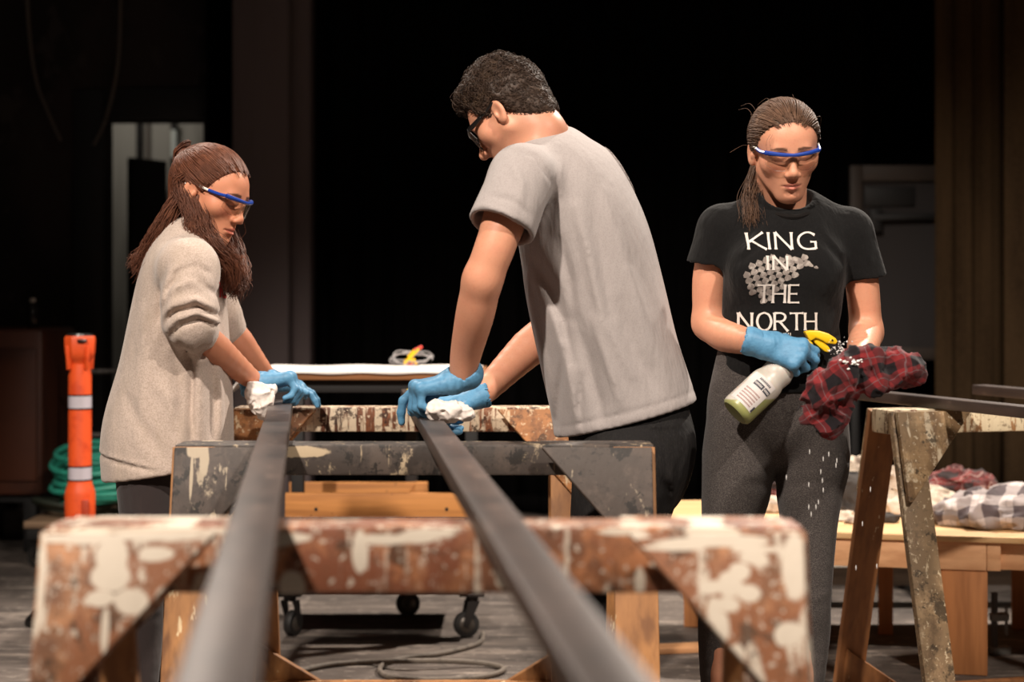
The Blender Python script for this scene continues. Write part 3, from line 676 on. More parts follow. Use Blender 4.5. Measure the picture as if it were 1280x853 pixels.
class Head:
    def __init__(s, O, az, pitch, roll=0.0, sc=1.0):
        a, p, ro = map(math.radians, (az, pitch, roll))
        f0 = np.array([math.cos(a), math.sin(a), 0]); z = np.array([0, 0, 1.])
        f = math.cos(p) * f0 - math.sin(p) * z; u = math.sin(p) * f0 + math.cos(p) * z; r = np.cross(f, u)
        r2 = math.cos(ro) * r + math.sin(ro) * u; u2 = -math.sin(ro) * r + math.cos(ro) * u
        s.O = np.asarray(O, float); s.R = np.stack([r2, f, u2], 1); s.sc = sc
    def w(s, *p):
        p = np.asarray(p[0] if len(p) == 1 else p, float); return s.O + (p * s.sc) @ s.R.T
    def l(s, v): return ((v - s.O) @ s.R) / s.sc
    def build(s, S, nose=1.0, jaw=1.0, ear=True):
        c = s.sc; E = lambda p, r, k=.02, mode='u': S.ell(s.w(p), np.array(r) * c, s.R, k * c, mode)
        G = lambda a, b, ra, rb=None, k=.02, mode='u': S.seg(s.w(a), s.w(b), ra * c, (ra if rb is None else rb) * c, None, k * c, mode)
        E((0, -.012, .03), (.076, .097, .083)); E((0, .033, .028), (.064, .056, .058), .03)
        E((0, .036, -.03), (.057, .052, .062), .03)
        for x in (-1, 1):
            E((x * .042, .054, -.020), (.025, .022, .02), .03)
            G((x * .054 * jaw, -.002, -.05), (x * .02 * jaw, .060, -.098), .018, .016, .03)
        E((0, .070, -.099), (.022, .019, .019), .025)
        E((0, .068, -.064), (.030, .026, .030), .025)
        G((-.034, .078, .017), (.034, .078, .017), .010, .010, .02)
        for x in (-1, 1):
            E((x * .032, .101, .000), (.020, .017, .014), .016, 's')
            E((x * .032, .0735, -.001), (.0155, .0125, .0125), .004)
            G((x * .045, .078, .002), (x * .019, .0845, .0025), .0042, .0035, .006)
        G((0, .088, .006), (0, .110 * nose, -.032), .0075, .0105, .014)
        E((0, .109 * nose, -.036), (.0115, .0105, .0095), .008)
        for x in (-1, 1):
            E((x * .0125, .100, -.0395), (.0085, .011, .0075), .006)
            E((x * .0065, .106, -.0475), (.0034, .006, .0035), .003, 's')
        for x in (-1, 1):
            G((0, .0955, -.0635), (x * .022, .083, -.0685), .0062, .0035, .006)
            G((0, .0945, -.0755), (x * .019, .083, -.0705), .0072, .004, .006)
        G((-.024, .087, -.0695), (0, .1015, -.0695), .0016, .0018, .004, 's'); G((.024, .087, -.0695), (0, .1015, -.0695), .0016, .0018, .004, 's')
        E((0, .098, -.0865), (.018, .008, .0045), .010, 's'); E((0, .102, -.055), (.0035, .005, .007), .006, 's')
        if ear:
            for x in (-1, 1):
                a = math.radians(20)
                R2 = s.R @ np.array([[math.cos(x * a), -math.sin(x * a), 0], [math.sin(x * a), math.cos(x * a), 0], [0, 0, 1]])
                S.ell(s.w(x * .081, -.012, -.006), np.array((.0065, .019, .030)) * c, R2, .006 * c)
                S.ell(s.w(x * .080, -.010, -.028), np.array((.006, .011, .012)) * c, R2, .008 * c)
                S.ell(s.w(x * .088, -.007, -.004), np.array((.006, .0115, .020)) * c, R2, .004 * c, 's')
                S.ell(s.w(x * .083, -.001, -.012), np.array((.004, .005, .008)) * c, R2, .004 * c)
        G((0, -.028, -.03), (0, -.045, -.10), .056, .054, .03)
    def tint(s, lip=srgb(178, 96, 84), brow=srgb(62, 42, 32), stubble=None, lid=srgb(186, 120, 96)):
        def fn(v):
            l = s.l(v); x, y, z = l[:, 0], l[:, 1], l[:, 2]; ax = np.abs(x)
            c = np.zeros((len(v), 4)); front = y > .05
            def put(m, col, k):
                m = np.clip(m, 0, 1) * k; a = c[:, 3]; na = m + a * (1 - m)
                for i in range(3): c[:, i] = np.where(na > 1e-6, (col[i] * m + c[:, i] * a * (1 - m)) / np.maximum(na, 1e-6), col[i])
                c[:, 3] = na
            put(np.where(front, 1 - np.hypot((ax - .040) / .026, (z + .028) / .02), 0), srgb(205, 118, 98), .55)
            if stubble is not None: put(np.where(front | (z < -.04), np.clip((-.045 - z) / .015, 0, 1), 0) * (l[:, 2] > -.14), stubble, .25)
            zl = -.0695
            e = np.hypot(x / .0235, (z - zl) / (.0105 * np.clip(1.15 - ax / .03, .2, 1)))
            put(np.where(front & (y > .078), (1.1 - e) * 4, 0), lip, .75)
            put(np.where(front & (y > .075), 1.25 - np.hypot(x / .022, (z - zl) / .0013), 0) * 2, srgb(90, 40, 36), .8)
            bz = .0215 + .003 * np.cos((ax - .03) / .02 * 1.4)
            put(np.where(front & (ax > .013) & (ax < .052), 1 - ((z - bz) / (.0045 * np.clip((.056 - ax) / .02, .4, 1))) ** 2, 0) * 1.6, brow, .85)
            put(np.where(front, 1.2 - np.hypot((ax - .032) / .017, (z + .0045) / .010), 0), lid, .5)
            put(np.where(front, 1 - np.abs((z + .0075 - .0022 * ((ax - .032) / .013) ** 2) / .0018), 0) * (np.abs(ax - .032) < .0165), srgb(34, 22, 18), .9)
            return c
        return fn
    def fine(s, h=.0026, r=.135):
        return (s.O - r * s.sc, s.O + r * s.sc, h)
    # hair bearing surface
    def cap_pt(s, l, off):
        c0 = np.array([0, -.012, .03]); r = np.array([.076, .097, .083]) + off
        d = l - c0; k = np.sqrt(((d / r) ** 2).sum(-1, keepdims=True)) + 1e-9; return c0 + d / k

def strands_obj(name, paths, r0, material, parent, origin, tip=.25, root=1.0):
    """paths (N, n, 3): each becomes a thin tapering lock, all in one mesh"""
    paths = np.asarray(paths, float); N, n, _ = paths.shape
    T = np.gradient(paths, axis=1); T /= np.linalg.norm(T, axis=2, keepdims=True) + 1e-9
    ref = np.array([.21, .33, .92]); U = np.cross(T, ref); U /= np.linalg.norm(U, axis=2, keepdims=True) + 1e-9; W = np.cross(T, U)
    t = np.linspace(0, 1, n); prof = np.minimum(1, root + (1 - root) * t * 4) * (1 - (1 - tip) * t ** 2)
    r0 = np.broadcast_to(np.asarray(r0, float), (N,))
    rad = r0[:, None] * prof[None]
    K = 3; ring = []
    for k in range(K):
        a = 2 * PI * k / K; ring.append(paths + rad[..., None] * (math.cos(a) * U + math.sin(a) * W))
    V = np.stack(ring, 2).reshape(-1, 3)
    base = (np.arange(N)[:, None] * n + np.arange(n - 1)[None]) * K
    q = []
    for k in range(K):
        k2 = (k + 1) % K; q.append(np.stack([base + k, base + k2, base + K + k2, base + K + k], -1).reshape(-1, 4))
    me = np_mesh(name, V - np.asarray(origin, float), np.concatenate(q))
    return link_mesh(name, me, material, parent)

def flow_strands(H, roots, goal, n, off, rng, frac=1.0, jit=.004, lift=0.0):
    """roots (N,3) local; each lock slides over the scalp towards goal (local)"""
    p = H.cap_pt(roots, off); out = [p]
    L = np.linalg.norm(goal - p, axis=1, keepdims=True) * 1.25 * frac
    for i in range(n - 1):
        d = goal - p; dist = np.linalg.norm(d, axis=1, keepdims=True) + 1e-6
        nrmv = (p - np.array([0, -.012, .03])) / np.array([.076, .097, .083]) ** 2; nrmv /= np.linalg.norm(nrmv, axis=1, keepdims=True)
        t = d / dist; t = t - nrmv * (t * nrmv).sum(1, keepdims=True) * np.where(dist > .03, .9, .3); t /= np.linalg.norm(t, axis=1, keepdims=True) + 1e-6
        p = p + t * np.minimum(L / (n - 1), dist)
        p2 = H.cap_pt(p, off + lift * math.sin(PI * i / n)); near = np.clip((dist - .02) / .03, 0, 1)
        p = p2 * near + p * (1 - near); out.append(p + rng.normal(0, jit * .25, p.shape))
    P_ = np.stack(out, 1)
    return H.O + (P_ * H.sc) @ H.R.T

def bundle(rng, guides, N, n, spread0, spread1, wave=.004, freq=3.0, clump=None):
    """N locks following a random blend of guide curves (each a list of 3-D points)"""
    G_ = np.stack([spline(g, n) for g in guides])
    w = rng.dirichlet(np.full(len(guides), .9), N); base = np.einsum('ng,gkd->nkd', w, G_)
    t = np.linspace(0, 1, n)[None, :, None]
    o = rng.normal(0, 1, (N, 1, 3)); base = base + o * (spread0 + (spread1 - spread0) * t)
    ph = rng.uniform(0, 6.28, (N, 1, 3)); fr = freq * rng.uniform(.7, 1.3, (N, 1, 1))
    return base + wave * np.sin(fr * t * 6.28 + ph) * (t ** .7)

def glasses(H, parent, origin, frame, temple_a, temple_b, lens, lens_h=.042, thick=.0045, dark=False, temple_r=1.0):
    """wrap-round safety glasses on head H: brow bar, clear shield, two temples"""
    g = bpy.data.objects.new('safety_glasses', None); COL.objects.link(g); g.parent = parent
    og = np.asarray(origin, float)
    def arc(x): return .107 - 6.0 * x * x
    X = np.linspace(-.0655, .0655, 29)
    MBb = MB(); MBb.tube([H.w(x, arc(x) + .002, .0125 + .0035 * abs(x) / .07) for x in X], [thick * H.sc * (1.0 + .35 * abs(x) / .07) for x in X], 8)
    MBb.build('brow_bar', frame, g, True, local=og)
    m = MB(); nu, nv = 32, 8
    def fn(u, v):
        x = -.065 + .130 * u; z0 = .0135; hh = lens_h * (1 - .35 * max(0, (abs(x) - .042) / .023)) 
        nn = .024 * math.exp(-(x / .011) ** 2)
        z = z0 - v * (hh - nn); return tuple(H.w(x, arc(x) + .0035 - .006 * v, z))
    m.grid(fn, nu, nv); ln = m.build('lens', lens, g, True, local=og)
    so = ln.modifiers.new('thick', 'SOLIDIFY'); so.thickness = .0018
    # thin lower rim of the shield
    m = MB(); m.tube([np.array(fn(i / nu, 1)) for i in range(nu + 1)], .0011 * H.sc, 6); m.build('lower_rim', m_lens if not dark else frame, g, True, local=og)
    m = MB()
    for x in (-1, 1): m.tube([H.w(x * .006, .101, -.002), H.w(x * .0105, .100, -.014), H.w(x * .013, .098, -.022)], .0022, 6)
    m.build('nose_pads', m_lens, g, True, local=og)
    for x in (-1, 1):
        a = [H.w(x * .0655, .083, .0155), H.w(x * .0725, .064, .0135), H.w(x * .0765, .036, .0135)]
        b = [H.w(x * .0765, .036, .0135), H.w(x * .0815, .005, .0155), H.w(x * .0820, -.015, .018), H.w(x * .080, -.032, .008)]
        tp = MB().tube(spline(a, 8), [.0045 * H.sc * temple_r] * 8, 8).build('temple', temple_a, g, True, local=og)
        MB().tube(spline(b, 10), [.0034 * H.sc] * 10, 8).build('temple_tip', temple_b, tp, True, local=og)
    return g

def hand_sdf(S, W, d, n, t, curls, thumb, sc=1.0, r=1.0, splay=.10, k=.010, cuff=None, cut=None):
    """a gloved or bare hand: wrist W, d towards the knuckles, n out of the palm, t towards the thumb"""
    W = np.asarray(W, float); d = nrm(d); n = nrm(np.asarray(n, float) - d * np.dot(n, d)); t0 = np.cross(d, n); t = t0 if np.dot(t0, t) > 0 else -t0
    offs = (.031, .0105, -.0105, -.030); reach = (.086, .090, .085, .076)
    lens = ((.043, .026, .021), (.047, .030, .022), (.043, .028, .021), (.034, .021, .018)); rad = (.0098, .0102, .0096, .0086)
    for i in range(4):
        kn = W + sc * (d * reach[i] + t * offs[i] - n * (.004 - .003 * abs(i - 1.3)))
        S.seg(W + sc * (t * offs[i] * .62 + d * .004), kn, (.0145 * r * sc, .0165 * r * sc), (.0105 * r * sc, .0125 * r * sc), t, .016)
        S.ell(kn - n * .003, .0112 * r * sc, None, .008)
        ang = 0; p = kn; dirs = nrm(d + t * (offs[i] / .03) * splay)
        for j in range(3):
            ang += math.radians(curls[i][j]); v = math.cos(ang) * dirs + math.sin(ang) * n
            q = p + v * lens[i][j] * sc; S.seg(p, q, rad[i] * r * sc * (1 - .08 * j), rad[i] * r * sc * (.92 - .10 * j), None, .005 if j else .007); p = q
    tb = W + sc * (d * .020 + t * .024 + n * .006); p = tb
    S.seg(W + sc * (d * .008 + t * .010), tb, .0165 * r * sc, .0155 * r * sc, None, .016)
    for j, (a, b, c, L, rr) in enumerate(thumb):
        v = nrm(a * d + b * t + c * n); q = p + v * L * sc; S.seg(p, q, rr * r * sc, rr * .9 * r * sc, None, .012 if j == 0 else .005); p = q
    S.ell(W + sc * (d * .045 + n * .006), np.array((.024, .034, .011)) * sc * r, np.stack([t, d, n], 1), .015)
    return S
TH = ((.55, .80, .25, .042, .0135), (.85, .42, .30, .032, .0112), (.92, .25, .35, .026, .0100))

def shoe(parent, origin, heel, toe, sc=1.0):
    h = np.asarray(heel, float); t = np.asarray(toe, float); d = nrm(t - h); L = np.linalg.norm(t - h)
    S = SDF(); S.seg(h + d * .03 + V3(0, 0, .045), h + d * .035 + V3(0, 0, .085), .036, .040, None, .02)
    S.seg(h + d * .035 + V3(0, 0, .040), h + d * (L - .04) + V3(0, 0, .032), (.034, .035), (.042, .024), np.cross(d, (0, 0, 1)), .02)
    S.plane((0, 0, .016), (0, 0, -1))
    o, _, _ = sdf_obj('shoe', S, m_shoe, parent, .006, origin=origin)
    pts = []
    sd = np.cross(d, (0, 0, 1)); b = MB(); ring = []
    for i in range(28):
        a = 2 * PI * i / 28; x = math.cos(a); y = math.sin(a); wv = .036 + .010 * (x > 0) * x
        ring.append(h + d * (L / 2 + x * L / 2) + sd * y * wv + V3(0, 0, .002))
    b.prism(ring, (0, 0, .020), bev=.003).build('sole', m_sole, o, True, local=origin)

# lettering: strokes with flared ends, laid on cloth
GLY = {
 'K': [[(0, 0), (0, 1)], [(.62, 1), (.04, .45)], [(.12, .52), (.72, 0)]], 'I': [[(0, 0), (0, 1)]],
 'N': [[(0, 0), (.02, 1)], [(.02, 1), (.66, 0)], [(.66, 0), (.68, 1)]],
 'G': [[(.72, .84), (.52, .98), (.3, .96), (.08, .75), (.02, .45), (.12, .15), (.35, .02), (.7, .06)], [(.7, .04), (.71, .42)], [(.5, .44), (.76, .44)]],
 'T': [[(.35, 0), (.35, .97)], [(-.02, .96), (.72, .97)]], 'H': [[(0, 0), (0, 1)], [(.62, 0), (.62, 1)], [(0, .5), (.62, .5)]],
 'E': [[(0, 0), (0, 1)], [(0, .97), (.5, .97)], [(0, .5), (.42, .5)], [(0, .03), (.54, .03)]],
 'O': [[(.38, 1), (.13, .86), (.02, .5), (.13, .14), (.38, 0), (.63, .14), (.74, .5), (.63, .86), (.38, 1)]],
 'R': [[(0, 0), (0, 1)], [(0, .97), (.35, .97), (.54, .85), (.54, .66), (.38, .52), (0, .5)], [(.26, .5), (.7, -.06)]],
 'C': [[(.7, .86), (.5, .98), (.3, .96), (.08, .75), (.02, .45), (.12, .15), (.35, .02), (.7, .1)]],
}
ADV = {'K': .84, 'I': .26, 'N': .92, 'G': .96, 'T': .82, 'H': .84, 'E': .72, 'O': .92, 'R': .82, 'C': .9, ' ': .4}
def text_strokes(s, x0, y0, h, w, weight):
    """strokes of the word in a (x, y) plane, fitted to width w"""
    tot = sum(ADV[c] for c in s) - .2; sx = w / tot; x = x0; out = []
    for c in s:
        for st in GLY.get(c, []): out.append(([(x + px * sx, y0 + py * h) for px, py in st], weight))
        x += ADV[c] * sx
    return out
def ribbon_on(bm_pts_fn, strokes, steps=.0025, flare=.5):
    """ribbons for strokes; bm_pts_fn maps plane (x, y) -> 3-D point on the cloth"""
    b = MB()
    for pts, wgt in strokes:
        p = np.array(pts); L = np.linalg.norm(np.diff(p, axis=0), axis=1).sum(); n = max(4, int(L / steps))
        q = spline(np.c_[p, np.zeros(len(p))], n)[:, :2] if len(p) > 2 else np.linspace(p[0], p[-1], n)
        T = np.gradient(q, axis=0); T /= np.linalg.norm(T, axis=1, keepdims=True) + 1e-9; N_ = np.c_[-T[:, 1], T[:, 0]]
        closed = np.allclose(p[0], p[-1]); prev = None
        for i in range(n):
            u = i / (n - 1); f = 1 + (0 if closed else flare * (abs(2 * u - 1) ** 5))
            # broad-nib modulation
            nib = .72 + .38 * abs(T[i, 1])
            hw = wgt * f * nib / 2
            row = [b.bm.verts.new(Vector(bm_pts_fn(*(q[i] + N_[i] * s)))) for s in (-hw, 0, hw)]
            if prev:
                for a in range(2): b.bm.faces.new([prev[a], row[a], row[a + 1], prev[a + 1]])
            prev = row
    return b
def cloth_caster(v, q, dirv, off=.0012):
    bvh = BVHTree.FromPolygons([tuple(x) for x in v], [tuple(x) for x in q]); dv = Vector(dirv).normalized()
    def f(p):
        hit, nn, _, _ = bvh.ray_cast(Vector(p) - dv * .6, dv)
        return None if hit is None else np.array(hit) - np.array(dv) * off
    return f

rng = np.random.default_rng(7)
def scalp_roots(N, front=True, hemi=None):
    """points on the hair-bearing part of a scalp, local coordinates"""
    out = []
    while len(out) < N:
        d = rng.normal(0, 1, 3); d /= np.linalg.norm(d); p = np.array([0, -.012, .03]) + d * np.array([.076, .097, .083])
        x, y, z = p
        if hair_ok(x, y, z): out.append(p)
    return np.array(out)
def hair_ok(x, y, z):
    ax = abs(x)
    if (y - .005) * .098 - (z + .02) * .061 > -.0004 * (1 - 0) + .0012 * (ax < .03): return False      # in front of the hairline
    if z < -.03 - .5 * max(0, -y) - .0: return False                                  # below the nape line
    if ax > .066 and y > -.036 and z < .004: return False                               # round the ears
    return True
def hair_cap(H, off=.009, bump=None, low=0.0):
    S = SDF(); c = H.sc
    S.ell(H.w(0, -.012, .03), (np.array((.076, .097, .083)) + off) * c, H.R, .01)
    n = nrm(np.array((0, .098, -.061))); S.plane(H.w(0, .005, -.02) + H.R @ n * .004, H.R @ n, .012)
    n2 = nrm(np.array((0, -.42, -1.0))); S.plane(H.w(0, -.02, -.040 - low), H.R @ n2, .012)
    for x in (-1, 1): S.ell(H.w(x * .084, -.006, -.012), np.array((.018, .030, .034)) * c, H.R, .008, 's')
    return S
# ------------------------------------------------------------------ man in the grey t-shirt
def man_grey():
    Yb = 3.92; base = np.array([px2x(760, Yb), Yb, 0]); q = lambda x, y, Y=Yb: P(x, y, Y)
    root = empty('person', base, 0, 'person in a grey t-shirt and black jeans, bent forward over a steel bar', 'person')
    H = Head(q(637, 144, 3.92), 180 - 28, 37, 0, .955)
    S = SDF(); H.build(S, 1.05, 1.05)
    nb_ = q(694, 198, 3.95)
    S.seg(H.w(0, -.04, -.075), nb_, .052, .056, None, .03); S.seg(H.w(0, -.045, -.03), q(692, 190, 3.95), .042, .046, None, .03)
    S.seg(nb_, q(652, 222, 3.77), .06, .06, None, .04); S.seg(nb_, q(690, 230, 4.10), .06, .06, None, .04)
    u2 = (1, 0, .38)
    S.chain([q(710, 240, 3.95), q(745, 380, 3.95), q(785, 520, 3.95)], [(.10, .13), (.12, .13), (.13, .14)], u2, .04)
    for pts in ([q(780, 560, 3.86), q(752, 745, 3.84), q(742, 940, 3.84)], [q(795, 560, 4.05), q(780, 745, 4.12), q(785, 930, 4.16)]): S.chain(pts, [.07, .045, .028], None, .03)
    wr = q(577, 474, 3.83); el = q(603, 350, 3.70)
    S.chain([q(648, 222, 3.75), q(622, 300, 3.70), el], [.055, .0445, .041], None, .02)
    S.chain([el, q(594, 392, 3.74), q(583, 440, 3.80), wr], [.0415, .0425, .035, .027], None, .02)
    wl = q(600, 495, 4.02); el2 = q(705, 400, 4.16)
    S.chain([q(690, 240, 4.12), el2], [.052, .045], None, .02); S.chain([el2, q(660, 436, 4.12), wl], [.046, .046, .029], None, .02)
    sdf_obj('body', S, m_skin, root, .0064, [H.fine(.003, .15)], base, 1, H.tint(brow=srgb(40, 28, 22), stubble=srgb(120, 88, 72)))
    T = SDF()
    ea = q(626, 286, 3.70); sh = q(652, 222, 3.755)
    T.chain([sh, q(641, 250, 3.72), ea + nrm(ea - sh) * .03], [.070, .0725, .0765], None, .03)
    d = nrm(ea - sh); c0 = ea + d * .03
    T.custom(lambda X, Y, Z: np.maximum(-((X - ea[0]) * d[0] + (Y - ea[1]) * d[1] + (Z - ea[2]) * d[2]), np.sqrt((X - c0[0]) ** 2 + (Y - c0[1]) ** 2 + (Z - c0[2]) ** 2) - .125), ea - .15, ea + .15, .004, 's')
    T.seg(sh + d * .075, ea + d * .08, .064, .068, None, .004, 's')
    T.chain([q(686, 202, 3.94), q(700, 226, 3.945), q(716, 258, 3.95), q(731, 305, 3.95), q(745, 370, 3.95), q(762, 445, 3.95), q(778, 505, 3.95), q(790, 560, 3.95)],
            [(.075, .11), (.112, .17), (.138, .19), (.153, .19), (.160, .185), (.162, .18), (.168, .178), (.178, .18)], u2, .03)
    T.seg(nb_ + V3(0, 0, -.008), q(655, 222, 3.77), .062, .066, None, .04); T.seg(nb_ + V3(0, 0, -.008), q(694, 236, 4.10), .062, .062, None, .04)
    T.ell(q(742, 232, 3.98), (.06, .11, .075), None, .05)
    T.chain([q(694, 236, 4.12), q(690, 320, 4.16)], [.07, .075], None, .03)
    ymid = 3.95; K = lambda *a: [q(x, y, 3.8) for x, y in a]
    for pts, w, a in ((K((640, 192), (668, 200), (682, 222), (690, 235)), .004, -.004), (K((692, 215), (690, 250), (684, 290), (684, 305)), .013, -.004), (K((700, 205), (702, 240), (698, 280)), .012, .006),
                      (K((668, 325), (690, 360), (705, 400), (712, 450)), .015, -.012), (K((700, 300), (712, 350), (716, 400)), .012, -.010), (K((720, 260), (735, 320), (752, 400), (790, 470)), .013, .009),
                      (K((738, 250), (752, 320), (762, 390)), .014, -.007), (K((755, 240), (775, 310), (800, 400), (812, 450)), .014, .006), (K((690, 390), (705, 440), (716, 500), (722, 535)), .013, .010),
                      (K((720, 400), (735, 450), (748, 500), (752, 525)), .015, -.011), (K((742, 400), (758, 450), (775, 505)), .013, .011), (K((770, 380), (792, 440), (820, 490)), .016, -.007), (K((790, 340), (815, 420), (838, 480)), .014, .006),
                      (K((655, 345), (668, 400), (682, 460), (694, 520)), .010, .006), (K((706, 440), (700, 490), (698, 530)), .008, -.006), (K((728, 470), (724, 505), (726, 535)), .007, -.005),
                      (K((606, 262), (630, 270), (655, 292)), .007, .004), (K((612, 250), (640, 256), (664, 275)), .006, -.004), (K((640, 210), (652, 235), (650, 262)), .009, .005)):
        T.fold(pts, w, a * (1.25 if pts[0][2] < 1.45 else 1), ymax=ymid)
    n_ = nrm(V3(.26, 0, -1)); T.plane(q(764, 530), n_, .006, lo=(-9, -9, -1), hi=(9, 9, q(0, 470)[2]))
    T.fold([q(690, 540, 3.8), q(764, 520, 3.8), q(880, 490, 3.8)], .0035, -.0035)
    T.seg(q(784, 520, 3.95), q(800, 600, 3.95), (.155, .165), (.155, .165), u2, .004, 's')
    T.seg(H.w(0, -.05, -.03), q(683, 166, 3.95), .060, .054, None, .01, 's')
    to, tv, tq = sdf_obj('t_shirt', T, m_grey_tee, root, .0050, (), base, 2)
    # faded round print high on the back
    bvh = BVHTree.FromPolygons([tuple(x) for x in tv], [tuple(x) for x in tq])
    b = MB()
    ctr = q(772, 214, 3.95); nrm_out = nrm(V3(.75, -.35, .55)); e1 = nrm(np.cross(nrm_out, (0, 1, 0))); e2 = np.cross(nrm_out, e1)
    def pj(p):
        h, nn, _, _ = bvh.ray_cast(Vector(p + nrm_out * .3), Vector(-nrm_out)); return None if h is None else np.array(h) + nrm_out * .0012
    for rr in (.050, .036):
        pts = [pj(ctr + e1 * rr * 1.25 * math.cos(a) + e2 * rr * math.sin(a)) for a in np.linspace(0, 2 * PI, 41)[:-1]]
        if all(p is not None for p in pts): b.tube(pts, .0010, 4, closed=True)
    for k in range(18):
        a = 2 * PI * k / 18; p0, p1 = pj(ctr + (e1 * 1.25 * math.cos(a) + e2 * math.sin(a)) * .040), pj(ctr + (e1 * 1.25 * math.cos(a + .08) + e2 * math.sin(a + .08)) * .047)
        if p0 is not None and p1 is not None: b.tube([p0, p1], .0013, 4)
    b.build('faded_print', m_faint_ink, to, True, local=base)
    # jeans
    J = SDF()
    J.chain([q(780, 490, 3.95), q(788, 540, 3.95), q(788, 580, 3.95)], [(.135, .150), (.145, .160), (.142, .16)], u2, .03)
    J.ell(q(824, 562, 3.88), (.075, .08, .08), None, .05); J.ell(q(826, 564, 4.04), (.075, .08, .08), None, .05)
    J.chain([q(784, 585, 3.86), q(770, 655, 3.85), q(752, 745, 3.84), q(748, 830, 3.84), q(742, 945, 3.84)], [.125, .105, .082, .075, .068], None, .02)
    J.chain([q(794, 585, 4.05), q(782, 655, 4.08), q(772, 745, 4.12), q(772, 830, 4.14), q(775, 935, 4.16)], [.12, .10, .08, .074, .068], None, .02)
    for pts, w, a in (([q(788, 528, 3.8), q(820, 533, 3.8), q(860, 532, 3.8)], .004, .004), ([q(790, 534, 3.8), q(822, 539, 3.8), q(858, 538, 3.8)], .003, -.003), ([q(866, 545, 3.8), q(852, 600, 3.8), q(838, 640, 3.8)], .006, .004),
                      ([q(826, 600, 3.8), q(836, 615, 3.8), q(832, 640, 3.8)], .008, -.009), ([q(835, 588, 3.8), q(842, 605, 3.8), q(838, 625, 3.8)], .007, .007), ([q(800, 560, 3.8), q(812, 600, 3.8)], .012, -.006), ([q(760, 560, 3.8), q(775, 600, 3.8)], .012, .006)):
        J.fold(pts, w, a, ymax=3.95)
    jo, jv, jq = sdf_obj('jeans', J, m_jeans, root, .0066, (), base, 2)
    shoe(root, base, (px2x(770, 3.84), 3.84, 0), (px2x(770, 3.84) - .28, 3.88, 0)); shoe(root, base, (px2x(800, 4.16), 4.16, 0), (px2x(800, 4.16) - .28, 4.20, 0))
    # gloves
    Gv = SDF(); dn = nrm(V3(-.96, -.03, -.16)); W0 = wr + V3(-.012, 0, -.006)
    hand_sdf(Gv, W0, dn, (.22, .05, -1), (0, 1, 0), ((36, 34, 14), (74, 56, 40), (78, 58, 40), (80, 60, 40)), ((.75, .40, .35, .040, .0135), (.85, -.1, .5, .034, .0115), (.85, -.2, .5, .028, .0105)), 1.06, 1.10, .03)
    Gv.chain([wr + V3(.012, 0, .012), wr + dn * .02], [(.0390), (.032)], None, .015)
    for i in range(4): Gv.fold([wr + V3(.010 - .016 * i, 0, .03), wr + V3(-.001 - .016 * i, 0, -.05)], .0042, -.0016)
    Gv.seg(q(580, 448, 3.80), wr + V3(.004, 0, .012), .034, .0325, None, .002, 's')
    sdf_obj('glove', Gv, m_glove, root, .0030, (), base, 1)
    Gl = SDF(); d2 = nrm(V3(-.92, -.1, -.22))
    hand_sdf(Gl, wl + d2 * .004, d2, (-.1, 0, -1), (0, -1, 0), ((70, 60, 35), (74, 60, 36), (76, 60, 36), (78, 60, 40)), TH, 1.05, 1.08); Gl.chain([wl - d2 * .012, wl + d2 * .012], [.0325, .030], None, .012); Gl.seg(wl - d2 * .06, wl - d2 * .004, .031, .0285, None, .002, 's')
    sdf_obj('glove', Gl, m_glove, root, .0034, (), base, 1)
    # short curly hair
    Sc = hair_cap(H, .013, low=.09); c = H.sc
    Sc.ell(H.w(0, .035, .090), np.array((.060, .058, .036)) * c, H.R, .03); Sc.ell(H.w(0, -.02, .110), np.array((.052, .052, .030)) * c, H.R, .03)
    def curl(X, Y, Z):
        f = 95.
        return .0035 * np.sin(f * X + 1.3 * np.sin(f * .7 * Z)) * np.sin(f * Z + 1.1 * np.sin(f * .8 * Y)) * np.sin(f * Y + .7)
    Sc.ell(H.w(0, -.064, -.034), np.array((.062, .048, .062)) * c, H.R, .02)
    Sc.wob(curl, H.O - .2, H.O + .2)
    n2 = nrm(np.array((0, .59, -.81))); Sc.plane(H.w(0, -.033, -.036), H.R @ n2, .008)
    ho, hv, hq = sdf_obj('hair', Sc, m_hair_dk, root, .0042, (), base, 1)
    me = ho.data; N = 4500; vi = rng.integers(0, len(hv), N); P0 = hv[vi]
    nn = np.array([me.vertices[int(i)].normal for i in vi]); loc = H.l(P0); ok = (loc[:, 1] < .1); P0, nn, loc = P0[ok], nn[ok], loc[ok]
    A = np.cross(nn, rng.normal(0, 1, nn.shape)); A /= np.linalg.norm(A, axis=1, keepdims=True); B = np.cross(nn, A)
    topk = np.clip((loc[:, 2] - .02) / .08, 0, 1); rr = (.0030 + .0075 * topk * rng.uniform(.4, 1.2, len(P0)))[:, None]
    t = np.linspace(0, 1, 9); pth = []
    for s in t:
        a = 5.2 * s; pth.append(P0 + A * rr * np.sin(a) + B * rr * (1 - np.cos(a)) * .8 + nn * rr * (1.5 * s - .2))
    strands_obj('curly_locks', np.stack(pth, 1), rng.uniform(.0007, .0013, len(P0)), m_hair_dk, ho, base, .4)
    glasses(H, root, base, m_blackp, m_blackp, m_blackp, m_lens_d, .046, .0042, True, 1.35)
    return root, H, wr, wl
MN, HM, WR_M, WL_M = man_grey()
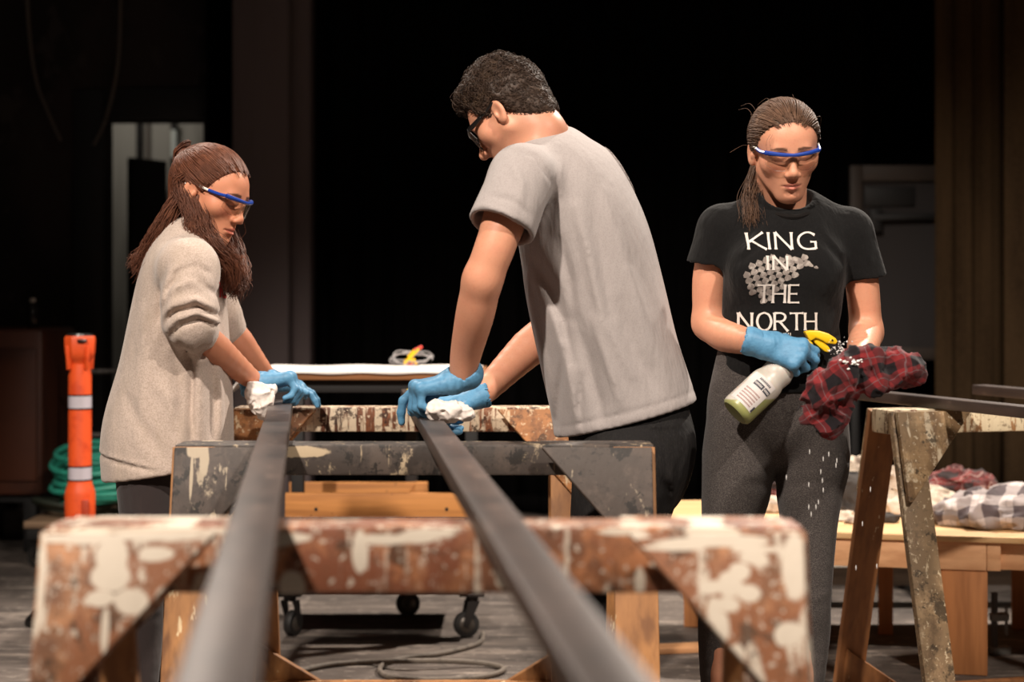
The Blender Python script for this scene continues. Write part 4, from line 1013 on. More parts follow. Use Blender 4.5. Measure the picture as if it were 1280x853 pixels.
# ------------------------------------------------------------------ woman in the beige sweatshirt
def woman_beige():
    Yb = 4.28; base = np.array([px2x(195, Yb), Yb, 0]); q = lambda x, y, Y=Yb: P(x, y, Y)
    root = empty('person', base, 0, 'person in an oversized beige sweatshirt with long brown hair, leaning over a steel bar', 'person')
    H = Head(q(263, 243, 4.28), -21, 20, 4, .98)
    S = SDF(); H.build(S, .95, .95)
    S.seg(H.w(0, -.04, -.085), q(236, 302, 4.30), .050, .056, None, .03)
    S.seg(q(236, 302, 4.3), q(238, 325, 4.15), .05, .05, None, .03); S.seg(q(236, 302, 4.3), q(248, 320, 4.44), .05, .05, None, .03)
    S.chain([q(232, 330, 4.29), q(220, 430), q(208, 540)], [(.085, .13), (.08, .11), (.10, .14)], (1, 0, 0), .04)
    for pts in ([q(190, 560, 4.18), q(186, 740, 4.2), q(178, 905, 4.2)], [q(205, 560, 4.38), q(214, 740, 4.38), q(222, 905, 4.42)]): S.chain(pts, [.06, .036, .024], None, .03)
    wr = q(320, 479, 4.36); el = q(240, 412, 4.12)
    S.chain([q(234, 330, 4.12), el], [.045, .040], None, .015); S.chain([el, q(272, 439, 4.21), wr], [.041, .0395, .0235], None, .02)
    wl = q(336, 474, 4.56); el2 = q(276, 400, 4.47)
    S.chain([q(250, 325, 4.44), el2], [.045, .038], None, .015); S.chain([el2, q(300, 428, 4.5), wl], [.038, .037, .0235], None, .02)
    sdf_obj('body', S, m_skin2, root, .0062, [H.fine(.0027)], base, 1, H.tint(lip=srgb(176, 88, 76), brow=srgb(58, 36, 26)))
    # sweatshirt
    T = SDF(); U = (1, 0, 0)
    sh = q(235, 338, 4.11)
    T.chain([sh, q(234, 378, 4.09), q(238, 405, 4.09)], [.070, .074, .068], None, .03)
    fa = nrm(wr - el)
    T.chain([q(236, 404, 4.095), el + fa * .012], [.065, .053], None, .02)
    T.chain([el + fa * .006, el + fa * .030], [.0635, .0600], None, .002)
    T.chain([q(252, 338, 4.46), el2 + V3(0, 0, .01)], [.062, .058], None, .03)
    fa2 = nrm(wl - el2); T.chain([el2, el2 + fa2 * .03], [.056, .05], None, .01)
    d = fa; T.custom(lambda X, Y, Z: np.maximum(-((X - el[0]) * d[0] + (Y - el[1]) * d[1] + (Z - el[2]) * d[2] - .036), np.sqrt((X - el[0]) ** 2 + (Y - el[1]) ** 2 + (Z - el[2]) ** 2) - .09), el - .1, el + .1, .004, 's')
    T.seg(el + d * .018, el + d * .09, .0465, .047, None, .004, 's')
    T.chain([q(240, 302, 4.30), q(233, 325, 4.29), q(229, 350, 4.29), q(224, 400), q(219, 470), q(210, 545), q(209, 600)],
            [(.055, .085), (.086, .15), (.104, .17), (.120, .168), (.141, .172), (.164, .185), (.160, .188)], U, .035)
    T.seg(q(238, 318, 4.3), q(236, 335, 4.12), .07, .066, None, .04); T.seg(q(238, 318, 4.3), q(250, 330, 4.45), .07, .06, None, .04)
    # folds: pushed-up sleeve rings, drape of the back
    K = lambda *a: [q(x, y, 4.05) for x, y in a]
    for pts, w, a in ((K((206, 392), (222, 380), (248, 374), (268, 386)), .0075, .011), (K((206, 404), (222, 390), (248, 383), (271, 396)), .0055, -.010), (K((209, 414), (226, 398), (250, 391), (272, 403)), .007, .010),
                      (K((214, 421), (230, 406), (252, 399), (271, 409)), .005, -.009), (K((203, 378), (218, 362), (240, 352), (258, 360)), .009, .007), (K((198, 385), (205, 360), (215, 340), (225, 330)), .009, .006),
                      (K((205, 390), (213, 362), (226, 342)), .007, -.008), (K((213, 345), (228, 338), (246, 332), (262, 342)), .0045, -.004), (K((270, 372), (258, 360), (246, 352)), .008, -.006),
                      (K((206, 330), (200, 352), (194, 400), (198, 430)), .016, -.010), (K((196, 400), (184, 440), (172, 500), (168, 560)), .018, .007), (K((206, 420), (214, 460), (220, 500), (218, 540)), .016, -.010),
                      (K((226, 430), (231, 470), (230, 520), (232, 560)), .008, -.012), (K((240, 440), (244, 490), (243, 560)), .014, .006), (K((262, 450), (268, 500), (266, 560)), .016, .008), (K((252, 440), (254, 500), (254, 555)), .010, -.007),
                      (K((180, 380), (172, 430), (160, 490)), .018, .006), (K((190, 480), (206, 500), (220, 540), (222, 580)), .014, .006), (K((150, 500), (175, 540), (200, 575)), .016, -.005)):
        T.fold(pts, w, a * 1.3, ymax=4.22)
    hz = q(0, 588)[2]
    for dz, a in ((.046, -.007), (.054, .004)):
        T.fold([q(120, 586) + V3(0, 0, dz), q(170, 594) + V3(0, 0, dz), q(216, 603) + V3(0, 0, dz)], .004, a)
    T.plane(q(170, 595), (.16, 0, -1), .006, lo=(-9, -9, -1), hi=(9, 9, q(0, 570)[2]))
    T.seg(q(209, 585), q(209, 660), (.150, .176), (.150, .176), U, .004, 's')
    T.seg(H.w(0, -.035, -.03), q(240, 285, 4.30), .062, .057, None, .01, 's')
    to, tv, tq = sdf_obj('sweatshirt', T, m_sweat, root, .0052, (), base, 2)
    ring = [q(238, 298, 4.30) + V3(.056 * math.cos(a), .062 * math.sin(a), .018 - .024 * math.cos(a)) for a in np.linspace(0, 2 * PI, 33)[:-1]]
    MB().tube(ring, .010, 8, closed=True).build('collar', m_sweat, to, True, local=base)
    # the edge of red chest lettering that shows past the sleeve
    bvh = BVHTree.FromPolygons([tuple(x) for x in tv], [tuple(x) for x in tq])
    def put(px, py):
        o = Vector((0, 0, HC)); dd = (Vector(P(px, py, Yb)) - o).normalized(); h, nn, _, _ = bvh.ray_cast(o, dd)
        return np.array(h) + np.array(nn) * .001 if h is not None else P(px, py, Yb)
    tcol = text_strokes('IC', 0, 0, 1, .95, .10)
    b = ribbon_on(lambda x, y: put(275 + x * 8, 372 - y * 20), [(p, .22) for p, w in tcol], .05); b.build('lettering', m_red_ink, to, True, local=base)
    # leggings
    Lg = SDF()
    Lg.chain([q(208, 500), q(205, 560)], [(.115, .15), (.12, .16)], (1, 0, 0), .03)
    Lg.chain([q(184, 585, 4.19), q(184, 660, 4.19), q(179, 745, 4.2), q(178, 800, 4.21), q(176, 895, 4.2)], [.079, .066, .051, .050, .034], None, .012)
    Lg.chain([q(205, 585, 4.38), q(210, 660, 4.38), q(214, 745, 4.38), q(216, 800, 4.4), q(222, 895, 4.42)], [.082, .068, .054, .053, .036], None, .012)
    for i in range(4): Lg.fold([q(150, 725 + i * 14, 4.2), q(180, 732 + i * 13, 4.2), q(205, 726 + i * 15, 4.2)], .006, -.003)
    for x in (158, 168): Lg.fold([q(x - 4, 600, 4.1), q(x + 4, 660, 4.1)], .004, -.003, ymax=4.2)
    sdf_obj('leggings', Lg, m_brown_leg, root, .0065, (), base, 2)
    shoe(root, base, (px2x(160, 4.2), 4.2, 0), (px2x(160, 4.2) + .25, 4.17, 0)); shoe(root, base, (px2x(205, 4.42), 4.42, 0), (px2x(205, 4.42) + .25, 4.40, 0))
    # gloves
    Gv = SDF(); dn = nrm(V3(.93, .25, .12))
    hand_sdf(Gv, wr + dn * .004, dn, (.20, -.12, -1), (0, 1, .0), ((62, 62, 40), (66, 66, 40), (66, 66, 40), (64, 64, 40)), ((.55, .45, -.6, .040, .0135), (.8, .0, .5, .030, .0112), (.85, -.1, .5, .024, .010)), 1.0, 1.16)
    Gv.chain([wr - dn * .026, wr + dn * .012], [.0332, .029], None, .012)
    for i in range(3): Gv.fold([wr + dn * (.0 + .010 * i) + V3(0, 0, .05), wr + dn * (-.016 + .010 * i) + V3(0, 0, -.05)], .0034, -.0016)
    Gv.seg(wr - dn * .06, wr - dn * .012, .0285, .0268, None, .002, 's')
    sdf_obj('glove', Gv, m_glove, root, .0029, (), base, 1)
    Gl = SDF(); w2 = q(344, 477, 4.60); d2 = nrm(V3(.85, .22, -.20))
    hand_sdf(Gl, w2, d2, (-.45, .1, -1), (0, -1, .25), ((14, 24, 16), (16, 26, 18), (18, 28, 18), (20, 30, 20)), ((.75, .50, -.1, .042, .0135), (.92, .25, .0, .032, .0112), (.95, .05, .1, .024, .010)), .78, 1.15, .30)
    Gl.chain([wl + nrm(w2 - wl) * .0, w2 + d2 * .005], [.031, .0275], None, .012)
    sdf_obj('glove', Gl, m_glove, root, .0029, (), base, 1)
    # hair: half gathered at the back, the rest hanging loose
    Sc = hair_cap(H, .010, low=.01)
    back = [H.w(-.0, -.105, .03), q(226, 248, 4.27), q(206, 288, 4.26), q(188, 318, 4.25), q(176, 334, 4.25)]
    Sc.chain(spline(back, 8), [(.018, .03), (.017, .034), (.014, .034), (.011, .032), (.009, .03), (.007, .026), (.005, .02), (.003, .01)], (0, 0, 1), .02)
    side = [H.w(.062, -.045, -.005), q(247, 274, 4.20), q(254, 292, 4.19), q(270, 312, 4.18), q(284, 332, 4.19), q(287, 352, 4.21)]
    Sc.chain(spline(side, 9), [.015, .016, .015, .013, .012, .012, .010, .008, .005], None, .02)
    far = [H.w(-.060, -.03, -.02), q(284, 298, 4.36), q(294, 322, 4.32), q(294, 345, 4.28), q(288, 362, 4.26)]
    Sc.chain(spline(far, 8), [.014, .016, .017, .018, .016, .013, .009, .005], None, .02)
    bun = H.w(0, -.124, .074)
    Sc.ell(bun, (.021, .020, .019), None, .012)
    ho, _, _ = sdf_obj('hair', Sc, m_hair_br, root, .0042, (), base, 2)
    roots = scalp_roots(2600); up = roots[:, 2] > .01
    st = flow_strands(H, roots[up], np.array((0, -.112, .074)), 12, .0130, rng, 1.0, .002, .004); strands_obj('hair_locks', st, rng.uniform(.0007, .0015, len(st)), m_hair_br, ho, base, .6)
    def wide(g, s): return [[p + rng.normal(0, 1, 3) * s * (.4 + .9 * i / len(g)) * V3(.7, .9, .35) for i, p in enumerate(g)] for _ in range(6)]
    allst = []
    for g, N, s in ((back, 1300, .026), (side, 620, .012), (far, 760, .017)):
        allst.append(bundle(rng, wide(g, s), N, 20, .010, .011, .005, 3.0))
    # from the tied part down over the nape
    g3 = [H.w(.02, -.11, .06), q(232, 232, 4.24), q(215, 265, 4.22), q(198, 300, 4.22), q(182, 326, 4.23)]
    allst.append(bundle(rng, wide(g3, .012), 420, 20, .006, .010, .004, 2.5))
    g4 = [H.w(.075, -.03, .035), H.w(.080, -.05, .0), q(238, 268, 4.19), q(240, 292, 4.18), q(252, 308, 4.17)]
    allst.append(bundle(rng, wide(g4, .008), 380, 20, .005, .008, .005, 3))
    a = np.concatenate(allst); strands_obj('loose_hair', a, rng.uniform(.0006, .0014, len(a)), m_hair_br, ho, base, .3)
    th = []
    for i in range(70):
        a0 = rng.uniform(0, 6.28); r_ = rng.uniform(.014, .026); tilt = rng.normal(0, .5)
        th.append(np.array([bun + H.R @ V3(r_ * math.cos(a0 + s), .5 * r_ * math.sin(a0 + s) * math.cos(tilt), r_ * math.sin(a0 + s) * .9 + .004 * s) for s in np.linspace(0, 4.2, 12)]))
    strands_obj('hair_bun', th, .0016, m_hair_br, ho, base, .3)
    wis = [spline([q(228, 197, 4.3), q(220, 204, 4.3), q(216, 201, 4.3), q(215, 198, 4.3)], 12), spline([q(305, 278, 4.33), q(307, 290, 4.33), q(302, 298, 4.33)], 12), spline([q(300, 320, 4.3), q(304, 345, 4.3), q(303, 352, 4.3)], 12), spline([q(225, 220, 4.3), q(214, 236, 4.3), q(208, 250, 4.3)], 12), spline([q(232, 193, 4.3), q(240, 188, 4.3), q(250, 186, 4.3)], 12)]
    strands_obj('loose_wisps', wis, .0009, m_hair_br, ho, base, .5)
    glasses(H, root, base, m_blue, m_blue, m_whitep, m_lens)
    return root, H, wr, w2
WS, HSW, WR_S, WL_S = woman_beige()
# ------------------------------------------------------------------ woman in the black t-shirt
def woman_black():
    Yb = 3.9; base = np.array([px2x(970, Yb), Yb, 0]); q = lambda x, y, Y=Yb: P(x, y, Y)
    root = empty('person', base, 0, 'person in black t-shirt and charcoal leggings spraying liquid onto a red plaid cloth', 'person')
    H = Head(q(981, 187, 3.86), -87, 19, -3, .92)
    S = SDF(); H.build(S, .97, .95)
    S.seg(H.w(0, -.04, -.085), q(985, 268, 3.935), .050, .048, None, .03)
    S.seg(q(985, 280, 3.945), q(905, 292, 3.94), .038, .038, None, .02); S.seg(q(985, 280, 3.945), q(1060, 295, 3.94), .038, .038, None, .02)
    S.chain([q(983, 325, 3.935), q(978, 430, 3.92), q(971, 490, 3.92)], [(.09, .06), (.10, .075), (.115, .085)], (1, 0, 0), .03)
    for pts in ([q(930, 560), q(906, 745), q(900, 940)], [q(1012, 560), q(1008, 745), q(1000, 940)]): S.chain(pts, [.06, .036, .022], None, .03)
    wr = q(953, 431, 3.735)
    S.chain([q(896, 294, 3.94), q(888, 350, 3.94), q(887, 404, 3.945)], [.038, .041, .038], None, .015)
    S.chain([q(887, 404, 3.945), q(908, 420, 3.87), wr], [.039, .0375, .0235], None, .02)
    wl = q(1072, 459, 3.67)
    S.chain([q(1067, 300, 3.94), q(1077, 350, 3.94), q(1083, 416, 3.955)], [.036, .038, .036], None, .015)
    S.chain([q(1083, 416, 3.955), q(1079, 432, 3.85), wl], [.037, .036, .0235], None, .02)
    sdf_obj('body', S, m_skin, root, .0062, [H.fine(.0027)], base, 1, H.tint())
    # t-shirt
    T = SDF()
    T.chain([q(902, 288, 3.93), q(886, 334, 3.935)], [.056, .0545], None, .025); T.chain([q(1062, 292, 3.93), q(1082, 350, 3.94)], [.055, .0505], None, .025)
    # sleeve ends
    for a, b, r, w in ((q(898, 300, 3.93), q(886, 331, 3.935), 0.0455, q(889, 318, 3.93)), (q(1066, 305, 3.93), q(1081, 347, 3.94), 0.0415, q(1079, 330, 3.93))):
        d = nrm(b - a); side = np.sign(d[0]); n_ = nrm(d + V3(side * -.25, 0, 0))
        T.custom((lambda p0, n0, c0: (lambda X, Y, Z: np.maximum(-((X - p0[0]) * n0[0] + (Y - p0[1]) * n0[1] + (Z - p0[2]) * n0[2]), np.sqrt((X - c0[0]) ** 2 + (Y - c0[1]) ** 2 + (Z - c0[2]) ** 2) - .095)))(b, n_, b + d * .03), b - .14, b + .14, .004, 's')
        T.seg(a + d * .012, b + d * .06, r, r + .001, None, .004, 's')
    T.seg(q(984, 274, 3.925), q(906, 287, 3.93), .056, .054, None, .03); T.seg(q(984, 274, 3.925), q(1056, 290, 3.93), .056, .054, None, .03)
    T.chain([q(984, 278, 3.925), q(982, 300, 3.92), q(980, 345, 3.91), q(976, 400, 3.9), q(974, 445, 3.9), q(972, 496, 3.9)], [(.10, .078), (.142, .098), (.140, .105), (.136, .104), (.141, .108), (.146, .124)], (1, 0, 0), .03)
    T.ell(q(948, 338, 3.835), (.062, .055, .062), None, .05); T.ell(q(1016, 338, 3.835), (.062, .055, .062), None, .05)
    # creases
    for pts, w, a in (([q(916, 330), q(932, 318), q(950, 302)], .010, -.006), ([q(1050, 335), q(1038, 322), q(1022, 305)], .011, -.007), ([q(1050, 322), q(1030, 300), q(1015, 280)], .010, .005),
                      ([q(918, 320), q(935, 300), q(955, 285)], .010, .004), ([q(905, 455), q(950, 460), q(1000, 462)], .010, .005), ([q(903, 470), q(960, 476), q(1040, 470)], .008, -.006),
                      ([q(1050, 400), q(1030, 430), q(1000, 448)], .012, -.006), ([q(910, 405), q(930, 440), q(960, 455)], .011, -.005),
                      ([q(880, 296), q(884, 315), q(880, 322)], .007, .004), ([q(1090, 305), q(1086, 325), q(1090, 330)], .007, .004)):
        T.fold(pts, w, a, ymax=3.93)
    T.plane(q(972, 489), (0.01, 0, -1), .006, lo=(-9, -9, -1), hi=(9, 9, q(972, 480)[2]))
    # neck hole
    T.seg(q(985, 239, 3.885), H.w(0, -.035, -.02), .058, .062, None, .012, 's')
    to, tv, tq = sdf_obj('t_shirt', T, m_black_tee, root, .0046, (), base, 2)
    ring = [q(985, 253, 3.895) + V3(.059 * math.cos(a), .056 * math.sin(a) - .006, -.012 + .026 * math.sin(a) + .006 * math.cos(a) ** 2) for a in np.linspace(0, 2 * PI, 33)[:-1]]
    MB().tube(ring, .0072, 8, closed=True).build('collar', m_collar, to, True, local=base)
    # lettering and emblem printed on the chest
    cast = cloth_caster(tv, tq, (0, 1, 0), .0012)
    def on(px, py):
        d = nrm(P(px, py, Yb) - V3(0, 0, HC)); hit = cast_dir(px, py); return hit
    bvh = BVHTree.FromPolygons([tuple(x) for x in tv], [tuple(x) for x in tq])
    lay = [.0026]
    def cast_dir(x, z):
        h, nn, _, _ = bvh.ray_cast(Vector((x, 3.2, z)), Vector((0, 1, 0)))
        if h is None: return np.array((x, 3.8, z))
        return np.array(h) - V3(0, lay[0], 0)
    sc = 3.8 / F
    def word(s, x0, x1, yb, yt, tilt=0):
        st = text_strokes(s, 0, 0, (yb - yt) * sc, (x1 - x0) * sc, .0048)
        X0, Z0 = (x0 - CX) * sc, HC - (yb - HY) * sc
        return ribbon_on(lambda x, y: cast_dir(X0 + x, Z0 + y + tilt * x), st)
    for s, x0, x1, yb, yt in (('KING', 936, 1021, 312, 290), ('IN', 958, 984, 338, 320), ('THE', 946, 998, 379, 356), ('NORTH', 925, 1021, 413, 391)):
        word(s, x0, x1, yb, yt).build('lettering', m_ink, to, True, local=base)
    b = MB()        # a narrow line of tiny print under the words
    for i in range(9):
        x = 964 + i * 2.9
        b2 = [((x - CX) * sc, HC - (419.5 - HY) * sc), ((x + .6 * (i % 2) - CX) * sc, HC - (416 - HY) * sc)]
        p = [cast_dir(*k) for k in b2]; b.tube(p, .0011, 4)
    b.build('small_print', m_ink, to, True, local=base)
    # silver emblem: a plain swoosh of overlapping scales
    b = MB(); lay[0] = .0012
    def scale_tile(cx, cy, w, h, ang):
        ca, sa = math.cos(ang), math.sin(ang); out = []
        for (u, v) in ((-1, .55), (-.55, .95), (0, 1), (.55, .95), (1, .55), (.9, -.2), (0, -1.1), (-.9, -.2)):
            X_, Y_ = u * w / 2, v * h / 2; out.append((cx + X_ * ca - Y_ * sa, cy + X_ * sa + Y_ * ca))
        ctr = cast_dir((cx - CX) * sc, HC - (cy - HY) * sc); vs = [b.bm.verts.new(Vector(cast_dir((x - CX) * sc, HC - (y - HY) * sc))) for x, y in out]
        vc = b.bm.verts.new(Vector(ctr + V3(0, -.0007, 0)))
        for i in range(8): b.bm.faces.new([vs[i], vs[(i + 1) % 8], vc])
    for i in range(11):
        for j in range(-3, 11):
            cx = 924 + i * 8.6 + j * 2.6; cy = 347 - i * 3.6 + j * 7.2
            top = 319 + max(0, (958 - cx)) * .62; bot = 351 + (cx - 926) * 1.0 if cx < 956 else 382 - (cx - 956) * .95
            if top < cy < bot and 925 < cx < 1008: scale_tile(cx, cy, 9.2, 8.2, -.40)
    for i in range(5): scale_tile(992 + i * 6.5, 324 + i * 2.6, 9.6 - i, 6.5 - i * .7, .25)
    b.build('emblem', m_ink2, to, True, local=base)
    # leggings
    Lg = SDF()
    Lg.chain([q(972, 450), q(971, 485), q(970, 512)], [(.140, .10), (.152, .112), (.160, .118)], (1, 0, 0), .03)
    Lg.ell(q(930, 545, 3.99), (.075, .075, .08), None, .04); Lg.ell(q(1010, 545, 3.99), (.075, .075, .08), None, .04)
    Lg.chain([q(930, 530), q(923, 575), q(920, 612), q(914, 655), q(906, 748), q(903, 800, 3.93), q(900, 930, 3.93)], [(.086, .10), (.083, .094), (.079, .09), (.067, .078), (.056, .06), (.056, .062), (.036, .038)], (1, 0, 0), .009)
    Lg.chain([q(1012, 530), q(1016, 575), q(1012, 612), q(1011, 655), q(1008, 748), q(1006, 800, 3.93), q(1000, 930, 3.93)], [(.088, .10), (.084, .094), (.0755, .09), (.0645, .078), (.056, .06), (.056, .062), (.036, .038)], (1, 0, 0), .016)
    for pts, w, a in (([q(965, 610), q(940, 600), q(905, 598)], .010, -.004), ([q(970, 610), q(1000, 598), q(1035, 600)], .010, -.004), ([q(1040, 545), q(1052, 570), q(1060, 578)], .005, -.005), ([q(920, 735), q(905, 742), q(885, 740)], .008, .003), ([q(1030, 738), q(1010, 745), q(985, 742)], .008, .003)):
        Lg.fold(pts, w, a, ymax=3.95)
    lo, _, _ = sdf_obj('leggings', Lg, m_legging, root, .0065, (), base, 2)
    shoe(root, base, q(900, 375, 3.985) * (1, 1, 0), q(893, 375, 3.75) * (1, 1, 0)); shoe(root, base, q(1000, 375, 3.985) * (1, 1, 0), q(1008, 375, 3.75) * (1, 1, 0))
    # gloves
    Gv = SDF(); d = nrm(V3(.92, -.12, -.26))
    hand_sdf(Gv, wr + d * .004, d, (-.05, .90, -.42), (0, .1, 1), ((38, 38, 22), (42, 48, 30), (56, 62, 40), (66, 66, 40)), ((.60, .55, .65, .042, .0135), (.75, .10, .75, .032, .0112), (.7, -.1, .8, .026, .010)), .95, 1.06)
    Gv.chain([wr - d * .028, wr + d * .01], [.0335, .029], None, .012)
    for i in range(4): Gv.fold([wr + d * (.0 + .009 * i) + V3(0, 0, .05), wr + d * (.004 + .009 * i) + V3(0, 0, -.05)], .0032, -.0016)
    Gv.seg(wr - d * .06, wr - d * .012, .0285, .0268, None, .002, 's')
    sdf_obj('glove', Gv, m_glove, root, .0030, (), base, 1)
    Gl = SDF(); d2 = nrm(V3(.1, -.95, -.15))
    hand_sdf(Gl, wl + d2 * .004, d2, (-.3, .1, -.9), (-1, 0, 0), ((85, 85, 50),) * 4, ((.6, .3, .7, .035, .0135), (.3, -.5, .8, .03, .0112), (.0, -.8, .6, .02, .010)), .78, 1.0); Gl.chain([wl - d2 * .028, wl + d2 * .01], [.0315, .0275], None, .012)
    sdf_obj('glove', Gl, m_glove, root, .0036, (), base, 1)
    # hair
    Sc = hair_cap(H, .008)
    Sc.seg(H.w(0, -.095, .02), H.w(.03, -.118, -.02), .03, .022, None, .02)
    pony = [H.w(.01, -.112, .0), q(951, 205, 3.975), q(943, 232, 3.94), q(938, 255, 3.90), q(935, 274, 3.86)]
    Sc.chain(spline(pony, 9), [.014, .015, .015, .014, .013, .011, .009, .007, .004], None, .012)
    ho, _, _ = sdf_obj('hair', Sc, m_hair_mid, root, .0042, (), base, 2)
    roots = scalp_roots(2800); st = flow_strands(H, roots, np.array((.005, -.112, .004)), 12, .0115, rng, 1.0, .002, .004)
    strands_obj('hair_locks', st, rng.uniform(.0007, .0015, len(st)), m_hair_mid, ho, base, .6)
    g2 = [[p + V3(dx, dy, 0) for p in pony] for dx, dy in ((-.012, 0), (.012, -.005), (0, -.014))]
    for g in g2:
        g[-1] = g[-1] + V3(rng.normal(0, .01), 0, rng.normal(0, .012))
    st = bundle(rng, g2, 520, 18, .004, .011, .004, 2); strands_obj('ponytail', st, rng.uniform(.0006, .0013, 520), m_hair_mid, ho, base, .3)
    fly = []
    for i in range(15):
        a = rng.uniform(0, 2 * PI); l0 = np.array([.085 * math.cos(a) * 1.0, -.02 + rng.uniform(-.05, .05), .04 + .085 * abs(math.sin(a))]); p0 = H.cap_pt(l0[None], .012)[0]
        v = rng.normal(0, .016, 3) + (p0 - np.array([0, -.012, .03])) * .16; v2 = v + rng.normal(0, .012, 3) - np.array([0, .03, .03])
        fly.append(spline([H.w(p0), H.w(p0 + v * .6), H.w(p0 + v2)], 10))
    fly.append(spline([q(940, 183, 3.9), q(928, 182, 3.9), q(912, 191, 3.9)], 10)); fly.append(spline([q(963, 168, 3.77), q(958, 178, 3.765), q(959, 192, 3.765)], 10)); fly.append(spline([q(966, 168, 3.77), q(962, 176, 3.765), q(963, 186, 3.765)], 10)); fly.append(spline([q(936, 215, 3.95), q(934, 230, 3.95), q(933, 236, 3.94)], 10))
    strands_obj('hair_wisps', fly, .00045, m_hair_mid, ho, base, .4)
    glasses(H, root, base, m_blue, m_blue, m_whitep, m_lens)
    return root, H, wr, wl
WB, HB, WR_B, WL_B = woman_black()
# ================================================================== cloths, bottle, furniture, loose things
def vnoise(X, Y, Z, f, seed=0):
    """smooth lattice noise in 0..1, vectorised"""
    x, y, z = X * f + seed * 17.3, Y * f + seed * 5.1, Z * f + seed * 9.7
    xi, yi, zi = np.floor(x), np.floor(y), np.floor(z); fx, fy, fz = x - xi, y - yi, z - zi
    s = lambda t: t * t * (3 - 2 * t); fx, fy, fz = s(fx), s(fy), s(fz)
    def hsh(i, j, k):
        v = np.sin(i * 127.1 + j * 311.7 + k * 74.7 + seed * 13.7) * 43758.5453; return v - np.floor(v)
    r = 0
    for a in (0, 1):
        for b in (0, 1):
            for c in (0, 1):
                r = r + hsh(xi + a, yi + b, zi + c) * (fx if a else 1 - fx) * (fy if b else 1 - fy) * (fz if c else 1 - fz)
    return r
def crumple(S, lo, hi, f, amp, seed, st=(1, 1, 1)):
    def fn(X, Y, Z):
        w = vnoise(X * st[0], Y * st[1], Z * st[2], f * .6, seed + 3) * .03
        n1 = vnoise(X * st[0] + w, Y * st[1] - w, Z * st[2] + w, f, seed); n2 = vnoise(X * st[0] - w, Y * st[1] + w, Z * st[2], f * 2.1, seed + 1)
        return amp * (1.6 * np.abs(2 * n1 - 1) - .6) + amp * .45 * (1.6 * np.abs(2 * n2 - 1) - .6)
    S.wob(fn, lo, hi); return S
def cloth_thing(name, S, m, label, cat, h, base, group=None, sm=1):
    v, q = S.mesh(h); v = smooth_verts(v, q, sm) if sm else v
    # keep the one connected body
    n = len(v); lab = np.arange(n); e = np.concatenate([q[:, [0, 1]], q[:, [1, 2]], q[:, [2, 3]], q[:, [3, 0]]])
    for _ in range(400):
        m_ = np.minimum(lab[e[:, 0]], lab[e[:, 1]]); new = lab.copy(); np.minimum.at(new, e[:, 0], m_); np.minimum.at(new, e[:, 1], m_); new = new[new]
        if np.array_equal(new, lab): break
        lab = new
    big = np.bincount(lab).argmax(); keep = lab == big; remap = np.cumsum(keep) - 1
    q = remap[q[keep[q].all(1)]]; v = v[keep]
    me = np_mesh(name, v - np.asarray(base, float), q); o = link_mesh(name, me, m); o.location = base
    return tag(o, label, cat, group)

m_rag = mat('white cotton rag', srgb(226, 214, 206), .9, layers=[dict(s=(30, 30, 30), lo=.55, hi=.75, c=srgb(196, 178, 168), seed=2, a=.7)], bumps=[((90, 90, 90), 1, .4, .003)], spec=.1)
q = lambda x, y, Y: P(x, y, Y)
S = SDF(); S.chain([q(318, 487, 4.30), q(325, 499, 4.285), q(330, 512, 4.29), q(335, 521, 4.30)], [(.018, .018), (.030, .020), (.024, .016), (.010, .009)], (1, 0, 0), .012); S.seg(q(316, 487, 4.30), q(339, 487, 4.305), .015, .013, None, .012)
crumple(S, q(300, 530, 4.2) - .1, q(350, 470, 4.4) + .1, 38, .0075, 3); cloth_thing('cleaning_rag', S, m_rag, 'white rag under the gloved hand of the woman in the beige sweatshirt', 'rag', .0024, q(330, 500, 4.29), 'white cleaning rags')
S = SDF(); S.ell(q(562, 515.5, 3.775), (.044, .036, .019), None, .01); S.ell(q(548, 513, 3.77), (.024, .026, .020), None, .01); S.seg(q(572, 512, 3.76), q(586, 519, 3.76), .014, .010, None, .012)
crumple(S, q(530, 530, 3.7) - .1, q(590, 495, 3.9) + .1, 40, .0085, 8); cloth_thing('cleaning_rag', S, m_rag, 'white rag bunched under the gloved hand of the man in the grey shirt', 'rag', .0024, q(562, 520, 3.78), 'white cleaning rags')

